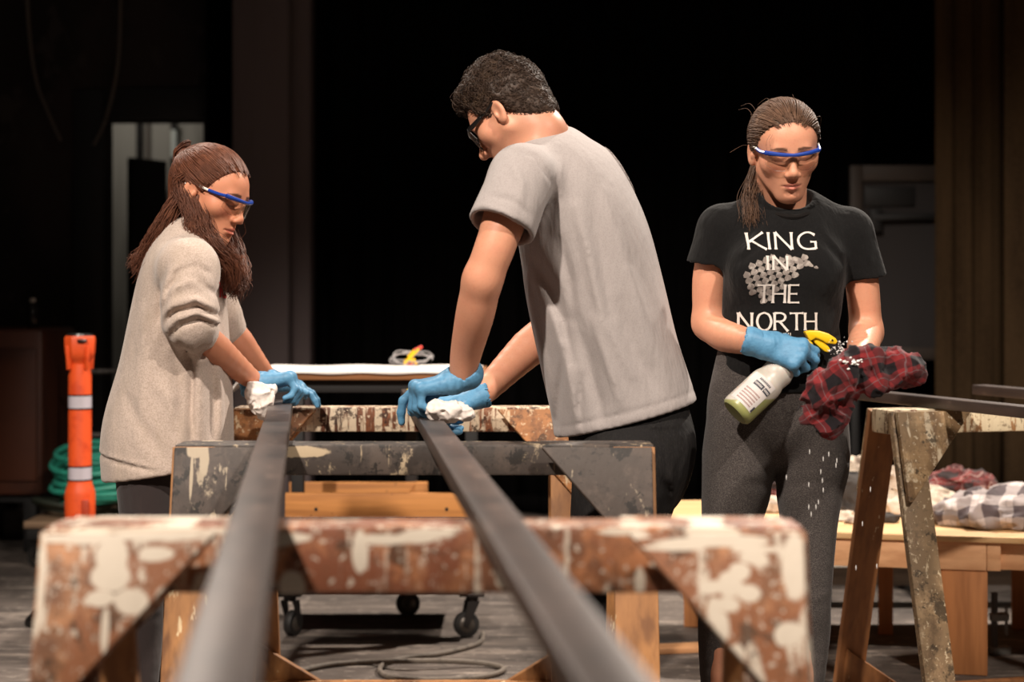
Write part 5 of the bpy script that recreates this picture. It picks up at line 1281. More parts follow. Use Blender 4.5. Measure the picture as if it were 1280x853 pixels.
def plaid(name, base, stripe, fine, cell, R, rough=.9, wv=1.5):
    """woven check in the cloth's own frame"""
    def ex(g, c):
        tc = g.n('ShaderNodeTexCoord'); mp = g.n('ShaderNodeMapping'); g.t.links.new(tc.outputs['Object'], mp.inputs[0]); mp.inputs['Rotation'].default_value = R
        nz = g.n('ShaderNodeTexNoise', {'Vector': tc.outputs['Object'], 'Scale': 11.0, 'Detail': 2.0})
        off = g.n('ShaderNodeVectorMath', operation='SCALE'); g.t.links.new(nz.outputs['Color'], off.inputs[0]); off.inputs['Scale'].default_value = cell * wv
        ad = g.n('ShaderNodeVectorMath', operation='ADD'); g.t.links.new(mp.outputs[0], ad.inputs[0]); g.t.links.new(off.outputs[0], ad.inputs[1])
        sp = g.n('ShaderNodeSeparateXYZ'); g.t.links.new(ad.outputs[0], sp.inputs[0]); out = c; fs = []
        for k in (0, 2):
            f = g.math('FRACT', g.math('DIVIDE', sp.outputs[k], cell)); b = g.math('ABSOLUTE', g.math('SUBTRACT', f, .5)); fs.append((g.rng(b, .235, .265, 1, 0), g.math('ABSOLUTE', g.math('SUBTRACT', f, .02))))
        tot = g.math('MULTIPLY', g.math('ADD', fs[0][0], fs[1][0]), .5)
        out = g.mix(tot, c, (*stripe, 1))
        for _, l in fs: out = g.mix(g.math('MULTIPLY', g.rng(l, .018, .034, 1, 0), .5), out, (*fine, 1))
        return out
    return mat(name, base, rough, bumps=[((150, 150, 150), 1, .25, .002), ((22, 22, 22), 5, .3, .006)], spec=.1, sheen=.1, extra=ex)
m_redplaid = plaid('red and black flannel', srgb(118, 35, 37), srgb(26, 21, 24), srgb(104, 90, 92), .052, (.5, .35, .6), .9, 1.1)
S = SDF(); Yq = 3.60
S.chain([q(1070, 462, 3.60), q(1095, 463, 3.61), q(1120, 462, 3.62), q(1138, 464, 3.63)], [(.034, .04), (.038, .040), (.043, .04), (.028, .034)], (0, 0, 1), .02)
S.ell(q(1080, 453, 3.585), (.040, .040, .037), None, .02); S.ell(q(1092, 480, 3.585), (.03, .03, .022), None, .02)
S.chain([q(1072, 462, 3.57), q(1050, 472, 3.55), q(1034, 486, 3.56), q(1026, 502, 3.57)], [(.024, .034), (.026, .034), (.028, .030), (.026, .024)], None, .02)
S.chain([q(1036, 488, 3.575), q(1031, 510, 3.58), q(1027, 528, 3.58)], [(.046, .022), (.042, .020), (.024, .012)], (1, 0, 0), .02)
S.chain([q(1048, 480, 3.585), q(1042, 515, 3.59), q(1036, 542, 3.59)], [(.034, .020), (.030, .018), (.010, .008)], (1, 0, 0), .02)
S.chain([q(1016, 508, 3.575), q(1011, 520, 3.575), q(1006, 526, 3.575)], [.016, .008, .004], None, .01)
S.fold([q(1072, 440, 3.5), q(1082, 460, 3.5), q(1078, 486, 3.5)], .006, -.010, ymax=3.62); S.fold([q(1096, 448, 3.5), q(1098, 470, 3.5), q(1110, 488, 3.5)], .006, -.010, ymax=3.64); S.fold([q(1112, 452, 3.5), q(1124, 470, 3.5), q(1122, 486, 3.5)], .007, -.007, ymax=3.64)
S.fold([q(1060, 468, 3.5), q(1050, 490, 3.5), q(1048, 520, 3.5)], .006, -.008, ymax=3.62); S.fold([q(1030, 490, 3.5), q(1032, 515, 3.5), q(1030, 535, 3.5)], .006, -.006, ymax=3.62)
crumple(S, q(990, 560, 3.5) - .1, q(1160, 425, 3.8) + .1, 27, .0145, 5)
cloth_thing('plaid_cloth', S, m_redplaid, 'crumpled red and black plaid cloth held over the hand of the woman in black', 'cloth', .0042, q(1060, 485, 3.6))

# spray bottle
def liquid_tint(g, c):      # the cleaner inside shows through the milky wall below its own level surface
    tc = g.n('ShaderNodeTexCoord'); sp = g.n('ShaderNodeSeparateXYZ'); g.t.links.new(tc.outputs['Object'], sp.inputs[0])
    return g.mix(g.rng(sp.outputs[2], .030, .034, .85, 0), c, (*srgb(142, 146, 70), 1))
m_bottle = mat('milky bottle plastic', srgb(196, 188, 178), .35, layers=[dict(s=(14, 14, 14), lo=.45, hi=.75, c=srgb(180, 172, 160), seed=2)], spec=.5, sss=.2, extra=liquid_tint)
m_yellow = mat('yellow trigger plastic', srgb(238, 190, 22), .35, spec=.5)
m_label = mat('pale label paper', srgb(206, 198, 194), .6); m_lab_d = mat('dark label ink', srgb(58, 58, 66), .6); m_lab_r = mat('faded red label ink', srgb(150, 112, 106), .6)
Bb, Bt = q(918, 517, 3.72), q(1011, 430, 3.765); ax = nrm(Bt - Bb); LB = np.linalg.norm(Bt - Bb)
bo = empty('spray_bottle', Bb, 0, 'white spray bottle with a yellow trigger head held by the woman in black', 'spray bottle')
prof = [(.004, .0), (.032, .001), (.0375, .006), (.0385, .012), (.0385, .098), (.0365, .108), (.033, .118), (.034, .128), (.0345, .140), (.030, .155), (.019, .172), (.014, .182), (.013, .196)]
bb = MB().lathe(prof, (0, 0, 0), ax, 40).build('bottle_body', m_bottle, bo, True)
vw = nrm(V3(0, 0, HC) - (Bb + Bt) / 2); vw = nrm(vw - ax * np.dot(vw, ax)); sd_ = np.cross(ax, vw)      # towards the reader
def onb(t, a, r=.0392): return ax * t + r * (math.cos(a) * vw + math.sin(a) * sd_)
def patch(t0, t1, a0, a1, r, name, m, par, nu=10, nv=3):
    return MB().grid(lambda u, v: tuple(onb(t0 + (t1 - t0) * v, a0 + (a1 - a0) * u, r)), nu, nv).build(name, m, par, True)
lb = patch(.018, .098, -1.05, .62, .0391, 'label', m_label, bo, 18, 8)
patch(.070, .082, -.55, .10, .0395, 'label_panel', m_lab_d, lb); patch(.070, .082, .16, .60, .0395, 'label_panel', m_lab_d, lb)
b = MB()
for k in range(9):
    a0 = -.50 + k * .065 + (.08 if k > 7 else 0); b.grid(lambda u, v: tuple(onb(.0735 + .005 * v, a0 + .035 * u, .0399)), 2, 1)
for k in range(5):
    a0 = .20 + k * .075; b.grid(lambda u, v: tuple(onb(.0735 + .005 * v, a0 + .045 * u, .0399)), 2, 1)
b.build('label_print', m_label, lb, True)
b = MB()
for j in range(5):
    for k in range(12):
        a0 = -.70 + k * .088; b.grid(lambda u, v: tuple(onb(.024 + .0075 * j + .0035 * v, a0 + .060 * u, .0395)), 2, 1)
b.build('fine_print', m_lab_r, lb, True)
b = MB()
for k in range(9):
    a0 = -.45 + k * .09; b.grid(lambda u, v: tuple(onb(.087 + .005 * v, a0 + .06 * u, .0395)), 2, 1)
b.build('product_line', m_lab_d, lb, True)
patch(.020, .034, .50, .62, .0397, 'dark_corner', m_lab_d, lb)
MB().lathe([(.0165, .184), (.0175, .186), (.0175, .208), (.015, .212)], (0, 0, 0), ax, 24).build('neck_collar', m_yellow, bo, True)
hp = [(1006, 415), (1012, 413.2), (1024, 413.5), (1036, 417), (1045, 423), (1047.5, 427), (1045, 431), (1036, 429.5), (1033, 430), (1030, 427), (1020, 423), (1013, 427), (1010, 422)]
Yh = 3.752; hd = MB().prism([q(x, y, Yh) - Bb for x, y in hp], (0, .030, 0), bev=.0035).build('trigger_head', m_yellow, bo, True)
MB().lathe([(.0055, 0), (.006, .001), (.006, .006), (.0045, .008)], q(1046, 427.5, Yh + .015) - Bb, (1, 0, -.25), 14).build('nozzle', m_blackp, hd, True)
MB().lathe([(.0022, 0), (.0022, .002)], q(1040.5, 425.5, Yh - .0005) - Bb, (0, -1, 0), 10).build('pivot_pin', m_blackp, hd, True)
tp = [(1017, 424), (1023, 422.5), (1031, 428), (1037, 434), (1039.5, 438), (1037, 441), (1032, 440), (1025, 434.5), (1019, 429)]
MB().prism([q(x, y, Yh) - Bb + V3(0, .006, 0) for x, y in tp], (0, .018, 0), bev=.003).build('trigger', m_yellow, bo, True)
np_ = q(1012, 428, Yh + .015) - Bb; MB().tube([Bt - Bb - ax * .012, np_], [.0115, .0105], 16).build('neck_tube', m_yellow, bo, True)
# spray in the air
m_water = mat('water drops', srgb(236, 232, 228), .1, spec=.8)
rd = random.Random(11); b = MB()
def drop(c, r, l=1.0, d=(0, 0, 1)):
    M = Matrix.Translation(Vector(c)) @ Vector((0, 0, 1)).rotation_difference(Vector(d)).to_matrix().to_4x4() @ Matrix.Diagonal((r, r, r * l, 1))
    bmesh.ops.create_icosphere(b.bm, subdivisions=1, radius=1.0, matrix=M)
for i in range(120):
    t = rd.random() ** .8; x = 1041 + 30 * t + rd.gauss(0, 4 + 4 * (1 - t)); y = 432 + 20 * t + rd.gauss(0, 3 + 7 * t * (1 - t) + 2); drop(q(x, y, 3.62 + rd.gauss(0, .03)), rd.choice((.0007, .001, .0014, .002)), 1.2, (1, 0, -.6))
for i in range(26): drop(q(1062 + rd.gauss(0, 7), 454 + rd.gauss(0, 5), 3.535 + rd.gauss(0, .008)), rd.uniform(.0015, .0035), 1.4, (1, 0, .3))
for x, y in ((1012, 565), (1036, 568), (1029, 574), (1046, 576), (983, 597), (1026, 590), (1045, 582), (1011, 606), (1028, 601), (1029, 613), (1023, 628), (1011, 634), (1014, 643), (1088, 612), (1078, 655), (1070, 710), (1096, 708), (1020, 634)):
    drop(q(x, y, 3.55 + rd.uniform(-.06, .06)), .0011, 5.5)
o = b.build('spray_droplets', m_water, None, True); tag(o, 'fine white spray droplets flying from the yellow nozzle and falling', 'spray', kind='stuff')

# ------------------------------------------------------------------ rolling work table behind the bars
m_ply = wood('warm pine board', srgb(206, 140, 76), srgb(150, 94, 48), 11, 'x', extra=[dict(s=(30, 30, 30), lo=.70, hi=.74, c=srgb(90, 52, 28), seed=4)])
m_edge = wood('table edge board', srgb(150, 98, 56), srgb(100, 62, 34), 13, 'x')
m_paper = mat('white paper', srgb(236, 228, 222), .8)
Yt0, Yt1, zt = 5.66, 6.2, .905
xl, xr = px2x(300, Yt0), px2x(606, Yt0); tx = (xl + xr) / 2; tw = xr - xl
tb = empty('work_table', (tx, (Yt0 + Yt1) / 2, 0), 0, 'rolling work table on casters with a white paper top, behind the sawhorses', 'table'); hd_ = (Yt1 - Yt0) / 2
MB().box((0, 0, zt - .0125), (tw, 2 * hd_, .025), bev=.002).build('tabletop', m_edge, tb, True)
MB().box((0, -hd_ + .045, zt - .048), (tw - .05, .03, .042), bev=.002).build('apron', m_dark2, tb, True)
MB().box((0, hd_ - .045, zt - .05), (tw - .05, .03, .046), bev=.002).build('apron', m_dark2, tb, True)
L2 = lambda px, Y=5.70: px2x(px, Y) - tx
for x, y in ((L2(371), -hd_ + .07), (L2(589), -hd_ + .07), (L2(514, 6.1), hd_ - .07), (L2(330, 6.1), hd_ - .07)):
    MB().box((x, y, .19 + (zt - .025 - .19) / 2), (.042, .04, zt - .025 - .19), bev=.003).build('leg', m_dark2, tb, True)
def rail(x0, x1, y, z0, z1, name='rail', m=m_ply, th_=.022):
    return MB().box(((x0 + x1) / 2, y, (z0 + z1) / 2), (x1 - x0, th_, z1 - z0), bev=.002).build(name, m, tb, True)
r = rail(L2(355, 5.66), L2(593, 5.66), -hd_ + .035, py2z(647.5, 5.68), py2z(617, 5.68))
mb = MB()
for x in (394, 558): mb.lathe([(.006, 0), (.006, .002)], (L2(x, 5.66), -hd_ + .0235, py2z(637, 5.68)), (0, -1, 0), 10)
mb.build('screw_holes', m_dark2, r, True)
rail(L2(385, 5.75), L2(590, 5.75), -hd_ + .11, py2z(690, 5.75), py2z(650.5, 5.75)); rail(L2(362, 6.1), L2(520, 6.1), hd_ - .10, py2z(640, 6.1), py2z(603, 6.1)); 
MB().box((L2(527, 6.08), hd_ - .14, py2z(618, 6.08)), (.045, .06, .09), bev=.002).build('rail_block', m_ply, tb, True)
MB().box((0.02, 0, .18), (tw - .16, 2 * hd_ - .02, .05), bev=.004).build('caster_frame', m_dark, tb, True)
m_tyre = mat('caster rubber', srgb(30, 28, 27), .6); m_hub = mat('caster hub', srgb(92, 86, 80), .4, .6)
def caster(par, x, y, ang, r=.044, top=.155):
    c, s = math.cos(ang), math.sin(ang); a = np.array([-s, c, 0]); fw_ = np.array([c, s, 0]) * .02
    ct = np.array([x, y, 0]) + fw_ + V3(0, 0, r)
    b = MB(); b.box((x, y, top - .006), (.085, .085, .012), bev=.002); b.tube([(x, y, top - .012), (x, y, top - .032)], .022, 14)
    for sg in (-1, 1): b.prism([ct + a * sg * .022 + V3(0, 0, -.010), ct + a * sg * .022 + fw_ * .8 + V3(0, 0, 0), np.array([x, y, top - .03]) + a * sg * .022 + fw_, np.array([x, y, top - .03]) + a * sg * .022 - fw_ * 1.1], a * sg * .004)
    f = b.build('caster', m_dark, par, True)
    MB().lathe([(r * .80, -.014), (r * .95, -.0135), (r, -.008), (r, .008), (r * .95, .0135), (r * .80, .014)], ct, a, 32).build('wheel', m_tyre, f, True)
    MB().lathe([(.004, -.020), (.011, -.019), (r * .55, -.016), (r * .62, -.0135), (r * .62, .0135), (r * .55, .016), (.011, .019), (.004, .020)], ct, a, 24).build('hub', m_hub, f, True)
caster(tb, L2(362, 5.72), -hd_ + .07, 1.15); caster(tb, L2(590, 5.72), -hd_ + .07, .25 + PI); caster(tb, L2(516, 6.08), hd_ - .08, .1 + PI); caster(tb, L2(330, 6.1), hd_ - .08, 1.0)
# sheet of paper over the top, drooping past the left corner
def pf(u, v):
    x = -tw / 2 - .035 + (tw + .02) * u; y = -hd_ - .006 + (2 * hd_ + .004) * v; e = max(0, .09 - u) / .09; z = zt + .002 + .002 * math.sin(17 * u) * math.sin(5 * v) ** 2 + .001
    return (tx + x, (Yt0 + Yt1) / 2 + y - .10 * e * e * (1 - v), z - .085 * e ** 1.6 * (1 - .55 * v))
o = MB().grid(pf, 60, 10).build('paper_sheet', m_paper, None, True); so = o.modifiers.new('thick', 'SOLIDIFY'); so.thickness = .0015; so.offset = 1
tag(o, 'white paper sheet covering the rolling work table', 'paper')
def fr(u): return pf(u, 0)
hang = MB().grid(lambda u, v: tuple(np.array(pf(.10 + .9 * u, 0)) + V3(0, -.001 - .001 * v, -.007 * v - .002 * v * math.sin(23 * u))), 60, 2).build('front_fold', m_paper, o, True)
so = hang.modifiers.new('thick', 'SOLIDIFY'); so.thickness = .0015
# coil of clear cable with a yellow clamp
m_cable = mat('clear cable', srgb(150, 146, 146), .25, spec=.7)
cc0 = q(514, 458.5, 5.95) + V3(0, 0, .004)
pts = []
for i in range(4 * 40):
    a = 2 * PI * i / 40; k = i / 40; r_ = .074 - .006 * (k % 3) + .006 * math.sin(k * 5) + .004 * math.sin(a * 2 + k); pts.append(cc0 + V3(r_ * math.cos(a), .055 * math.sin(a) * 1.0, .020 + .019 * math.sin(a) + .004 * k + .004 * math.sin(a * 3 + 2 * k)))
o = MB().tube(pts, .0020, 8).build('cable_coil', m_cable, None, True); tag(o, 'coil of clear cable lying on the white paper table top', 'cable')
ck = empty('spring_clamp', cc0 + V3(0, -.05, .0), 0, 'yellow spring clamp with red tips sitting on the clear cable coil', 'clamp')
m_redp = mat('red rubber grip', srgb(216, 60, 48), .5)
for sg, a in ((-1, .9), (1, .55)):
    b = MB().tube([(-.012 * sg - .004, 0, .012), (.004 * sg, -.002 * sg, .036), (.022 + .008 * sg, 0, .058 + .004 * sg)], [.006, .007, .006], 10).build('clamp_arm', m_yellow, ck, True)
    MB().tube([(.022 + .008 * sg, 0, .058 + .004 * sg), (.036 + .006 * sg, 0, .066 + .003 * sg)], [.0065, .0055], 10).build('grip_tip', m_redp, b, True)
MB().tube([(-.020, 0, .006), (-.016, 0, .024)], .005, 8).build('jaw', m_yellow, ck, True); MB().tube([(.022, 0, .006), (.010, 0, .026)], .005, 8).build('jaw', m_yellow, ck, True)
MB().tube([(-.012, 0, .005), (.014, 0, .005)], .005, 8).build('jaw_pad', m_redp, ck, True)
MB().tube([(.004 + .007 * math.cos(a), -.006 + .0008 * a, .034 + .007 * math.sin(a)) for a in np.linspace(0, 6 * PI, 50)], .0012, 6).build('spring', m_grey_metal, ck, True)

# ------------------------------------------------------------------ cable on the floor
m_fcable = mat('dusty grey cable', srgb(112, 102, 92), .7, layers=[dict(s=(40, 40, 40), lo=.5, hi=.7, c=srgb(84, 76, 68), seed=2)])
def fl(px, py, z=.009): Y = (HC - z) * F / (py - HY); return np.array([px2x(px, Y), Y, z])
pts = [fl(604, 792), fl(600, 803), fl(575, 812), fl(540, 819), fl(500, 824), fl(478, 832), fl(476, 841), fl(495, 848), fl(540, 850), fl(590, 848), fl(622, 842), fl(628, 835), fl(600, 829, .013), fl(550, 826.5, .024), fl(500, 827, .026), fl(460, 828), fl(415, 831), fl(380, 838), fl(362, 847), fl(340, 856), fl(300, 866)]
o = MB().tube(spline(pts, 220), .0085, 10).build('floor_cable', m_fcable, None, True); tag(o, 'grey cable looped on the stage floor in front of the casters', 'cable')
bo_ = empty('wood_offcut', fl(850, 814, 0), math.radians(12), 'flat pale wood offcut lying on the floor beyond the nearest sawhorse', 'board')
MB().box((.0, 0, .009), (.34, .085, .018), bev=.002).build('board', wood('pale offcut', srgb(214, 160, 112), srgb(170, 116, 74), 21, 'x'), bo_, True)

# ------------------------------------------------------------------ orange delineator post
m_or = mat('orange plastic', srgb(226, 84, 34), .5, layers=[dict(s=(16, 16, 16), lo=.5, hi=.75, c=srgb(200, 66, 26), seed=3)], spec=.4)
m_band = mat('reflective band', srgb(196, 188, 196), .3, spec=.7)
Yp = 6.0; pp = empty('delineator_post', (px2x(100, Yp), Yp, 0), 0, 'orange traffic delineator post with white reflective bands', 'traffic post'); z_ = lambda y: py2z(y, Yp)
MB().lathe([(.19, 0), (.195, .01), (.19, .03), (.10, .055), (.06, .075)], (0, 0, 0), n=8).build('base', m_blackp, pp, True)
MB().lathe([(.052, .07), (.053, z_(652)), (.054, z_(618)), (.050, z_(612)), (.044, z_(606)), (.0405, z_(600)), (.0405, z_(470)), (.036, z_(462)), (.034, z_(455))], (0, 0, 0), n=32).build('tube', m_or, pp, True)
MB().lathe([(.034, z_(455.5)), (.040, z_(450)), (.050, z_(447)), (.054, z_(440)), (.056, z_(423)), (.052, z_(420)), (.02, z_(419.5))], (0, 0, 0), n=8).build('handle_top', m_or, pp, True)
MB().lathe([(.048, z_(420)), (.046, z_(417.5)), (.03, z_(417))], (0, 0, 0), n=24).build('top_cap', m_blackp, pp, True)
for k in range(4):
    a = PI / 4 + k * PI / 2; MB().beam((.043 * math.cos(a), .043 * math.sin(a), z_(462)), (.049 * math.cos(a), .049 * math.sin(a), z_(432)), .012, .018, bev=.003).build('handle_rib', m_or, pp, True)
MB().box((.022, -.054, z_(426)), (.035, .012, .012), bev=.003).build('label_slot', m_blackp, pp, True)
for y0, y1 in ((510, 495), (599, 584)):
    bd = MB().lathe([(.0412, z_(y0)), (.0412, z_(y1))], (0, 0, 0), n=32, cap=False).build('reflective_band', m_band, pp, True)
    for yy in (y0 + 1, y1 - 1): MB().lathe([(.0414, z_(yy + 1)), (.0418, z_(yy)), (.0414, z_(yy - 1))], (0, 0, 0), n=32, cap=False).build('band_edge', m_blackp, bd, True)
MB().box((.030, -.046, z_(636)), (.026, .016, .075), bev=.005).build('grip_recess', mat('deep orange', srgb(176, 58, 24), .6), pp, True)

# ------------------------------------------------------------------ hose cart at the left
m_tubeg = mat('dull grey cart tube', srgb(98, 92, 88), .5, .4, layers=[dict(s=(30, 30, 8), lo=.55, hi=.7, c=srgb(60, 55, 52), seed=1)])
Yk = 7.15; kt = empty('hose_cart', (px2x(130, Yk), Yk + .3, 0), 0, 'low flat cart with a grey tube rail, carrying the hoses on the left', 'cart'); kx = lambda px, Y=Yk: px2x(px, Y) - px2x(130, Yk)
zd = py2z(652, Yk); MB().box((0.02, 0, zd - .015), (.72, .62, .03), bev=.004).build('deck', wood('grubby deck board', srgb(150, 122, 96), srgb(96, 76, 60), 31, 'x'), kt, True)
MB().box((0.02, 0, zd - .055), (.70, .60, .05), bev=.004).build('chassis', m_dark2, kt, True)
b = MB()
for x in (kx(66, 7.3), .40): b.tube([(x, .20, zd), (x, .20, py2z(432, 7.35))], .013, 12)
b.build('upright', m_tubeg, kt, True)
MB().tube([(kx(66, 7.3), .20, py2z(468, 7.35)), (.40, .20, py2z(468, 7.35))], .012, 12).build('rail', m_tubeg, kt, True); MB().tube([(kx(66, 7.3), .20, py2z(551, 7.35)), (.40, .20, py2z(551, 7.35))], .012, 12).build('rail', m_tubeg, kt, True)
for x, y in ((-.28, -.24), (.30, -.24), (-.28, .24), (.30, .24)): caster(kt, x, y, 2.8 if y < 0 else .6, .048, zd - .078)
def coil(name, c, R, rx, n, turns, r, m, label, seed, hgt, tilt=.0):
    rn = random.Random(seed); P_ = []; ph = [rn.uniform(0, 6) for _ in range(4)]
    for i in range(int(turns * n)):
        a = 2 * PI * i / n; k = i / n; rr = R * (1 + .10 * math.sin(k * 2.4 + ph[0]) + .05 * math.sin(k * 5 + ph[1])); lay = hgt * (.5 + .5 * math.sin(k * 1.7 + ph[2])) * .5 + hgt * .5 * k / turns
        P_.append(np.array(c) + V3(rx * rr * math.cos(a) + .012 * math.sin(k * 3.1), rr * math.sin(a), r + lay + tilt * rr * math.sin(a) + .012 * math.sin(2 * a + ph[3])))
    o = MB().tube(P_, r, 8).build(name, m, None, True); return tag(o, label, 'hose', 'hoses on the cart')
m_teal = mat('teal hose rubber', srgb(56, 164, 140), .45, layers=[dict(s=(20, 20, 20), lo=.5, hi=.75, c=srgb(40, 132, 112), seed=2)], spec=.5)
m_hosed = mat('dark green hose rubber', srgb(42, 48, 38), .6)
coil('garden_hose', (px2x(122, Yk), Yk + .24, zd + .055), .19, 1.22, 36, 11, .0125, m_teal, 'teal garden hose coiled in a thick pile on the cart', 3, .22, .12)
coil('dark_hose', (px2x(78, Yk), Yk + .22, zd + .014), .14, 1.2, 30, 5, .011, m_hosed, 'dark green hose coiled flat under the teal one', 7, .05)
# ------------------------------------------------------------------ plywood platform on the right
m_top = wood('bright plywood sheet', srgb(226, 184, 132), srgb(198, 150, 98), 41, 'x', extra=[dict(s=(5, 5, 5), lo=.62, hi=.75, c=srgb(196, 148, 92), seed=6, a=.5)])
m_frm = wood('pine framing', srgb(230, 176, 130), srgb(196, 138, 94), 43, 'x'); m_frl = wood('pine leg board', srgb(200, 134, 82), srgb(156, 98, 56), 45, 'z')
fl_, fr_, br_, bl_ = np.array([px2x(826, 5.33), 5.33]), np.array([2.25, 4.93]), np.array([2.40, 6.08]), np.array([px2x(832, 6.05), 6.05])
ztop = .428; pl = empty('wooden_platform', ((fl_[0] + fr_[0]) / 2, (fl_[1] + br_[1]) / 2, 0), 0, 'low plywood platform with pine framing on the right, holding piles of clothes', 'platform'); po = np.array([(fl_[0] + fr_[0]) / 2, (fl_[1] + br_[1]) / 2])
pg = lambda pts, z: [(*(p - po), z) for p in pts]
MB().prism(pg([fl_, fr_, br_, bl_], ztop - .018), (0, 0, .018), bev=.0015).build('plywood_top', m_top, pl, True)
fd = nrm(fr_ - fl_); fn_ = np.array([-fd[1], fd[0]])
def plank(a, b, z0, z1, t_, m, name='frame_board'):
    d = nrm(b - a); n_ = np.array([-d[1], d[0]]) * t_; return MB().prism(pg([a, b, b + n_, a + n_], z0), (0, 0, z1 - z0), bev=.002).build(name, m, pl, True)
za, zb_ = ztop - .0185, ztop - .105
xs = lambda X: fl_ + fd * ((X - fl_[0]) / fd[0]) + fn_ * .012
plank(xs(.52), xs(px2x(1237, 5.08)), zb_, za, .036, m_frm); plank(xs(px2x(1237.5, 5.08)), xs(px2x(1254, 5.08)), zb_, za, .10, m_frm, 'corner_post'); plank(xs(px2x(1254.5, 5.08)) + fn_ * .03, xs(2.2) + fn_ * .03, zb_, za, .036, m_frm)
plank(bl_ + (.05, -.06), br_ + (-.05, -.06), zb_, za, .036, m_frm); plank(xs(.52) + fn_ * .04, bl_ + (.02, -.07), zb_, za, .036, m_frm)
def pleg(px, Y, w, d_, m=m_frl):
    c = np.array([px2x(px, Y), Y]); return MB().box((*(c - po), zb_ / 2 + .0005), (w, d_, zb_ - .001), np.array(Matrix.Rotation(math.atan2(fd[1], fd[0]), 3, 'Z')), .003).build('leg', m, pl, True)
pleg(1205, 5.16, .138, .035); pleg(1168, 5.19, .02, .10); pleg(925, 5.45, .138, .035); pleg(880, 5.9, .138, .035); pleg(1107, 5.8, .05, .09); pleg(1290, 5.85, .138, .035)
# low skid seen underneath
sk = empty('timber_skid', (px2x(1170, 6.35), 6.4, 0), 0, 'low grey timber skid standing behind the platform legs', 'skid')
m_gtim = wood('grey weathered timber', srgb(150, 140, 128), srgb(104, 96, 88), 51, 'x'); m_otim = wood('reddish timber block', srgb(196, 116, 72), srgb(150, 84, 48), 52, 'x')
MB().box((.0, -.05, .115), (1.1, .12, .07), bev=.003).build('front_rail', m_gtim, sk, True); MB().box((0, .35, .115), (1.1, .12, .07), bev=.003).build('rear_rail', m_gtim, sk, True)
for x in (-.45, 0, .45): MB().box((x, .15, .04), (.09, .5, .08), bev=.003).build('runner', m_dark2, sk, True)
cl = empty('pipe_clamp', (px2x(1243, 5.45), 5.45, 0), .3, 'small steel clamp standing on the floor under the platform', 'clamp')
MB().tube([(0, 0, 0.0), (0, 0, .20)], .011, 10).build('clamp_bar', m_tubeg, cl, True); MB().box((.02, 0, .012), (.07, .03, .024), bev=.004).build('foot', m_grey_metal, cl, True); MB().box((.018, 0, .12), (.06, .03, .026), bev=.004).build('sliding_jaw', m_grey_metal, cl, True); MB().tube([(.045, 0, .06), (.045, 0, .15)], .005, 8).build('screw', m_grey_metal, cl, True)
# clothes on the platform
def heap(name, c, r, m, label, cat, f, amp, seed, parts=(), group='clothes piled on the platform', h=.0058):
    c = np.array(c, float); S = SDF(); S.ell(c + V3(0, 0, r[2] * .45), r, None, .03)
    for d, rr in parts: S.ell(c + np.array(d), rr, None, .03)
    R_ = max(r) * 2.2; crumple(S, c - R_, c + R_, f, amp, seed, (1, 1, 1.3)); S.plane((0, 0, ztop + .0015), (0, 0, -1), .004)
    return cloth_thing(name, S, m, label, cat, h, (c[0], c[1], ztop), group)
m_chk = plaid('grey and white check flannel', srgb(196, 184, 180), srgb(84, 74, 76), srgb(150, 138, 138), .085, (.25, .0, .5), .9, .55)
m_char = mat('charcoal cloth', srgb(66, 61, 58), .85, layers=[dict(s=(9, 9, 9), lo=.5, hi=.62, c=srgb(38, 35, 34), seed=3)], bumps=[((40, 40, 40), 1, .4, .008)], spec=.2)
m_cream = mat('cream cloth', srgb(206, 190, 172), .9, layers=[dict(s=(9, 9, 9), lo=.5, hi=.62, c=srgb(120, 104, 94), seed=4)], bumps=[((40, 40, 40), 1, .4, .008)], spec=.1)
m_pinkred = plaid('faded red check cloth', srgb(120, 54, 52), srgb(52, 42, 42), srgb(186, 164, 156), .06, (.4, .2, .9))
heap('plaid_shirt', (px2x(1252, 5.35), 5.40, ztop), (.165, .17, .075), m_chk, 'grey and white checked shirt heaped at the right end of the platform', 'shirt', 13, .024, 2, [((-.13, .0, .02), (.07, .12, .04)), ((.12, .05, .05), (.1, .12, .07))])
heap('crumpled_shirt', (px2x(1155, 5.62), 5.66, ztop), (.12, .11, .062), m_cream, 'cream and grey crumpled shirt behind the tan sawhorse leg', 'shirt', 20, .024, 4, [((.07, -.03, .01), (.06, .07, .04)), ((-.10, .02, .02), (.06, .07, .04))])
heap('crumpled_shirt', (px2x(1196, 5.9), 5.86, ztop), (.125, .09, .095), m_pinkred, 'faded red checked shirt heaped behind the grey checked one', 'shirt', 20, .022, 6, [((-.1, 0, .03), (.06, .07, .06))])
heap('crumpled_jacket', (px2x(1066, 5.72), 5.76, ztop), (.10, .10, .085), m_char, 'charcoal crumpled jacket between the woman in black and the tan sawhorse', 'jacket', 18, .024, 8, [((.05, .03, .02), (.06, .08, .05)), ((-.04, .04, .06), (.06, .06, .05))])
heap('pale_cloth', (px2x(1078, 6.0), 5.97, ztop), (.13, .06, .11), m_cream, 'pale crumpled cloth behind the charcoal jacket', 'cloth', 20, .022, 9)
for i, (px, Y, r, lab, mm) in enumerate(((965, 5.72, (.055, .05, .035), 'small grey rag lying between the legs of the woman in black', m_cream), (1050, 5.50, (.05, .04, .022), 'small crumpled rag lying in front of the charcoal jacket', m_cream), (1074, 5.42, (.045, .03, .012), 'flat scrap of cloth lying near the front edge beside the tan sawhorse', m_cream), (1112, 5.45, (.04, .03, .018), 'small dark rag lying under the tan sawhorse gusset', m_char), (966, 5.95, (.05, .05, .07), 'pinkish grey rag at the back edge between the leggings', m_pinkred))):
    heap('small_rag', (px2x(px, Y), Y, ztop), r, mm, lab, 'rag', 34, .011, 20 + i, (), 'small rags on the platform', .0042)
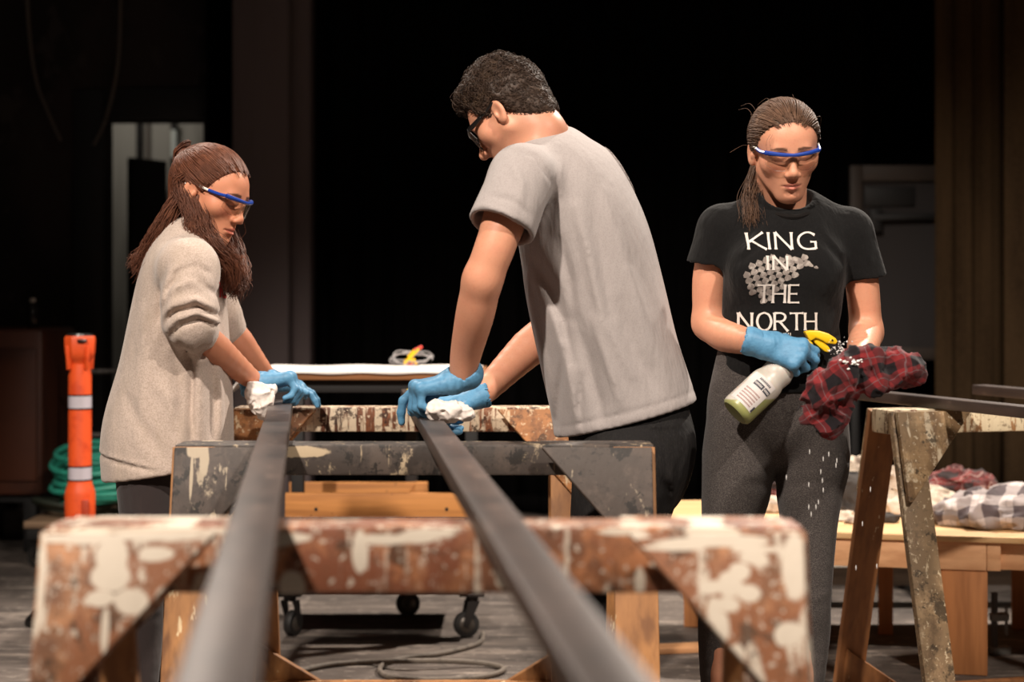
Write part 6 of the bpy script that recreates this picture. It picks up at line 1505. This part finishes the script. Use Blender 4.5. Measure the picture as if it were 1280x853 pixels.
# ================================================================== light and camera
def area(name, loc, target, size, power, color, spread=None, sizey=None):
    l = bpy.data.lights.new(name, 'AREA'); l.shape = 'RECTANGLE' if sizey else 'DISK'; l.size = size
    if sizey: l.size_y = sizey
    l.energy = power; l.color = color
    if spread: l.spread = math.radians(spread)
    o = bpy.data.objects.new(name, l); COL.objects.link(o); o.location = loc
    o.rotation_euler = (Vector(target) - Vector(loc)).to_track_quat('-Z', 'Y').to_euler(); return o
def spot(name, loc, target, power, color, cone, blend=.4, size=.12):
    l = bpy.data.lights.new(name, 'SPOT'); l.energy = power; l.color = color; l.spot_size = math.radians(cone); l.spot_blend = blend; l.shadow_soft_size = size
    o = bpy.data.objects.new(name, l); COL.objects.link(o); o.location = loc
    o.rotation_euler = (Vector(target) - Vector(loc)).to_track_quat('-Z', 'Y').to_euler(); return o
WARM = (1.0, .89, .78)
spot('stage_front_spot', (-1.9, -.4, 5.3), (.1, 4.0, .8), 2050, WARM, 52, .5, .10)
spot('stage_front_spot', (2.7, -.3, 5.3), (1.1, 4.4, .6), 1150, WARM, 46, .6, .12)
spot('stage_back_spot', (2.8, 7.4, 5.2), (0, 4.0, .6), 1900, WARM, 64, .5, .10)
spot('stage_back_spot', (-2.2, 7.4, 5.4), (.2, 4.4, .5), 650, WARM, 64, .5, .10)
l = area('corridor_lamp', (-2.6, 10.6, 2.9), (-2.4, 11.6, 1.5), .5, 6, (1, .93, .82))
w = bpy.data.worlds.new('dim hall'); bpy.context.scene.world = w; w.use_nodes = True
w.node_tree.nodes['Background'].inputs[0].default_value = (1.0, .86, .74, 1); w.node_tree.nodes['Background'].inputs[1].default_value = .035

cam = bpy.data.cameras.new('camera'); co = bpy.data.objects.new('camera', cam); COL.objects.link(co)
co.location = (0, 0, HC); co.rotation_euler = (PI / 2, 0, 0)
cam.sensor_width = 36; cam.sensor_fit = 'HORIZONTAL'; cam.lens = F / 1280 * 36; cam.shift_y = -(426.5 - HY) / 1280; cam.clip_end = 100
cam.dof.use_dof = True; cam.dof.focus_distance = 4.0; cam.dof.aperture_fstop = 2.5
sc = bpy.context.scene; sc.camera = co
sc.view_settings.view_transform = 'Standard'; sc.view_settings.look = 'None'; sc.view_settings.gamma = 1; sc.view_settings.use_curve_mapping = False
sc.view_settings.exposure = 0.05
sc.cycles.use_denoising = True
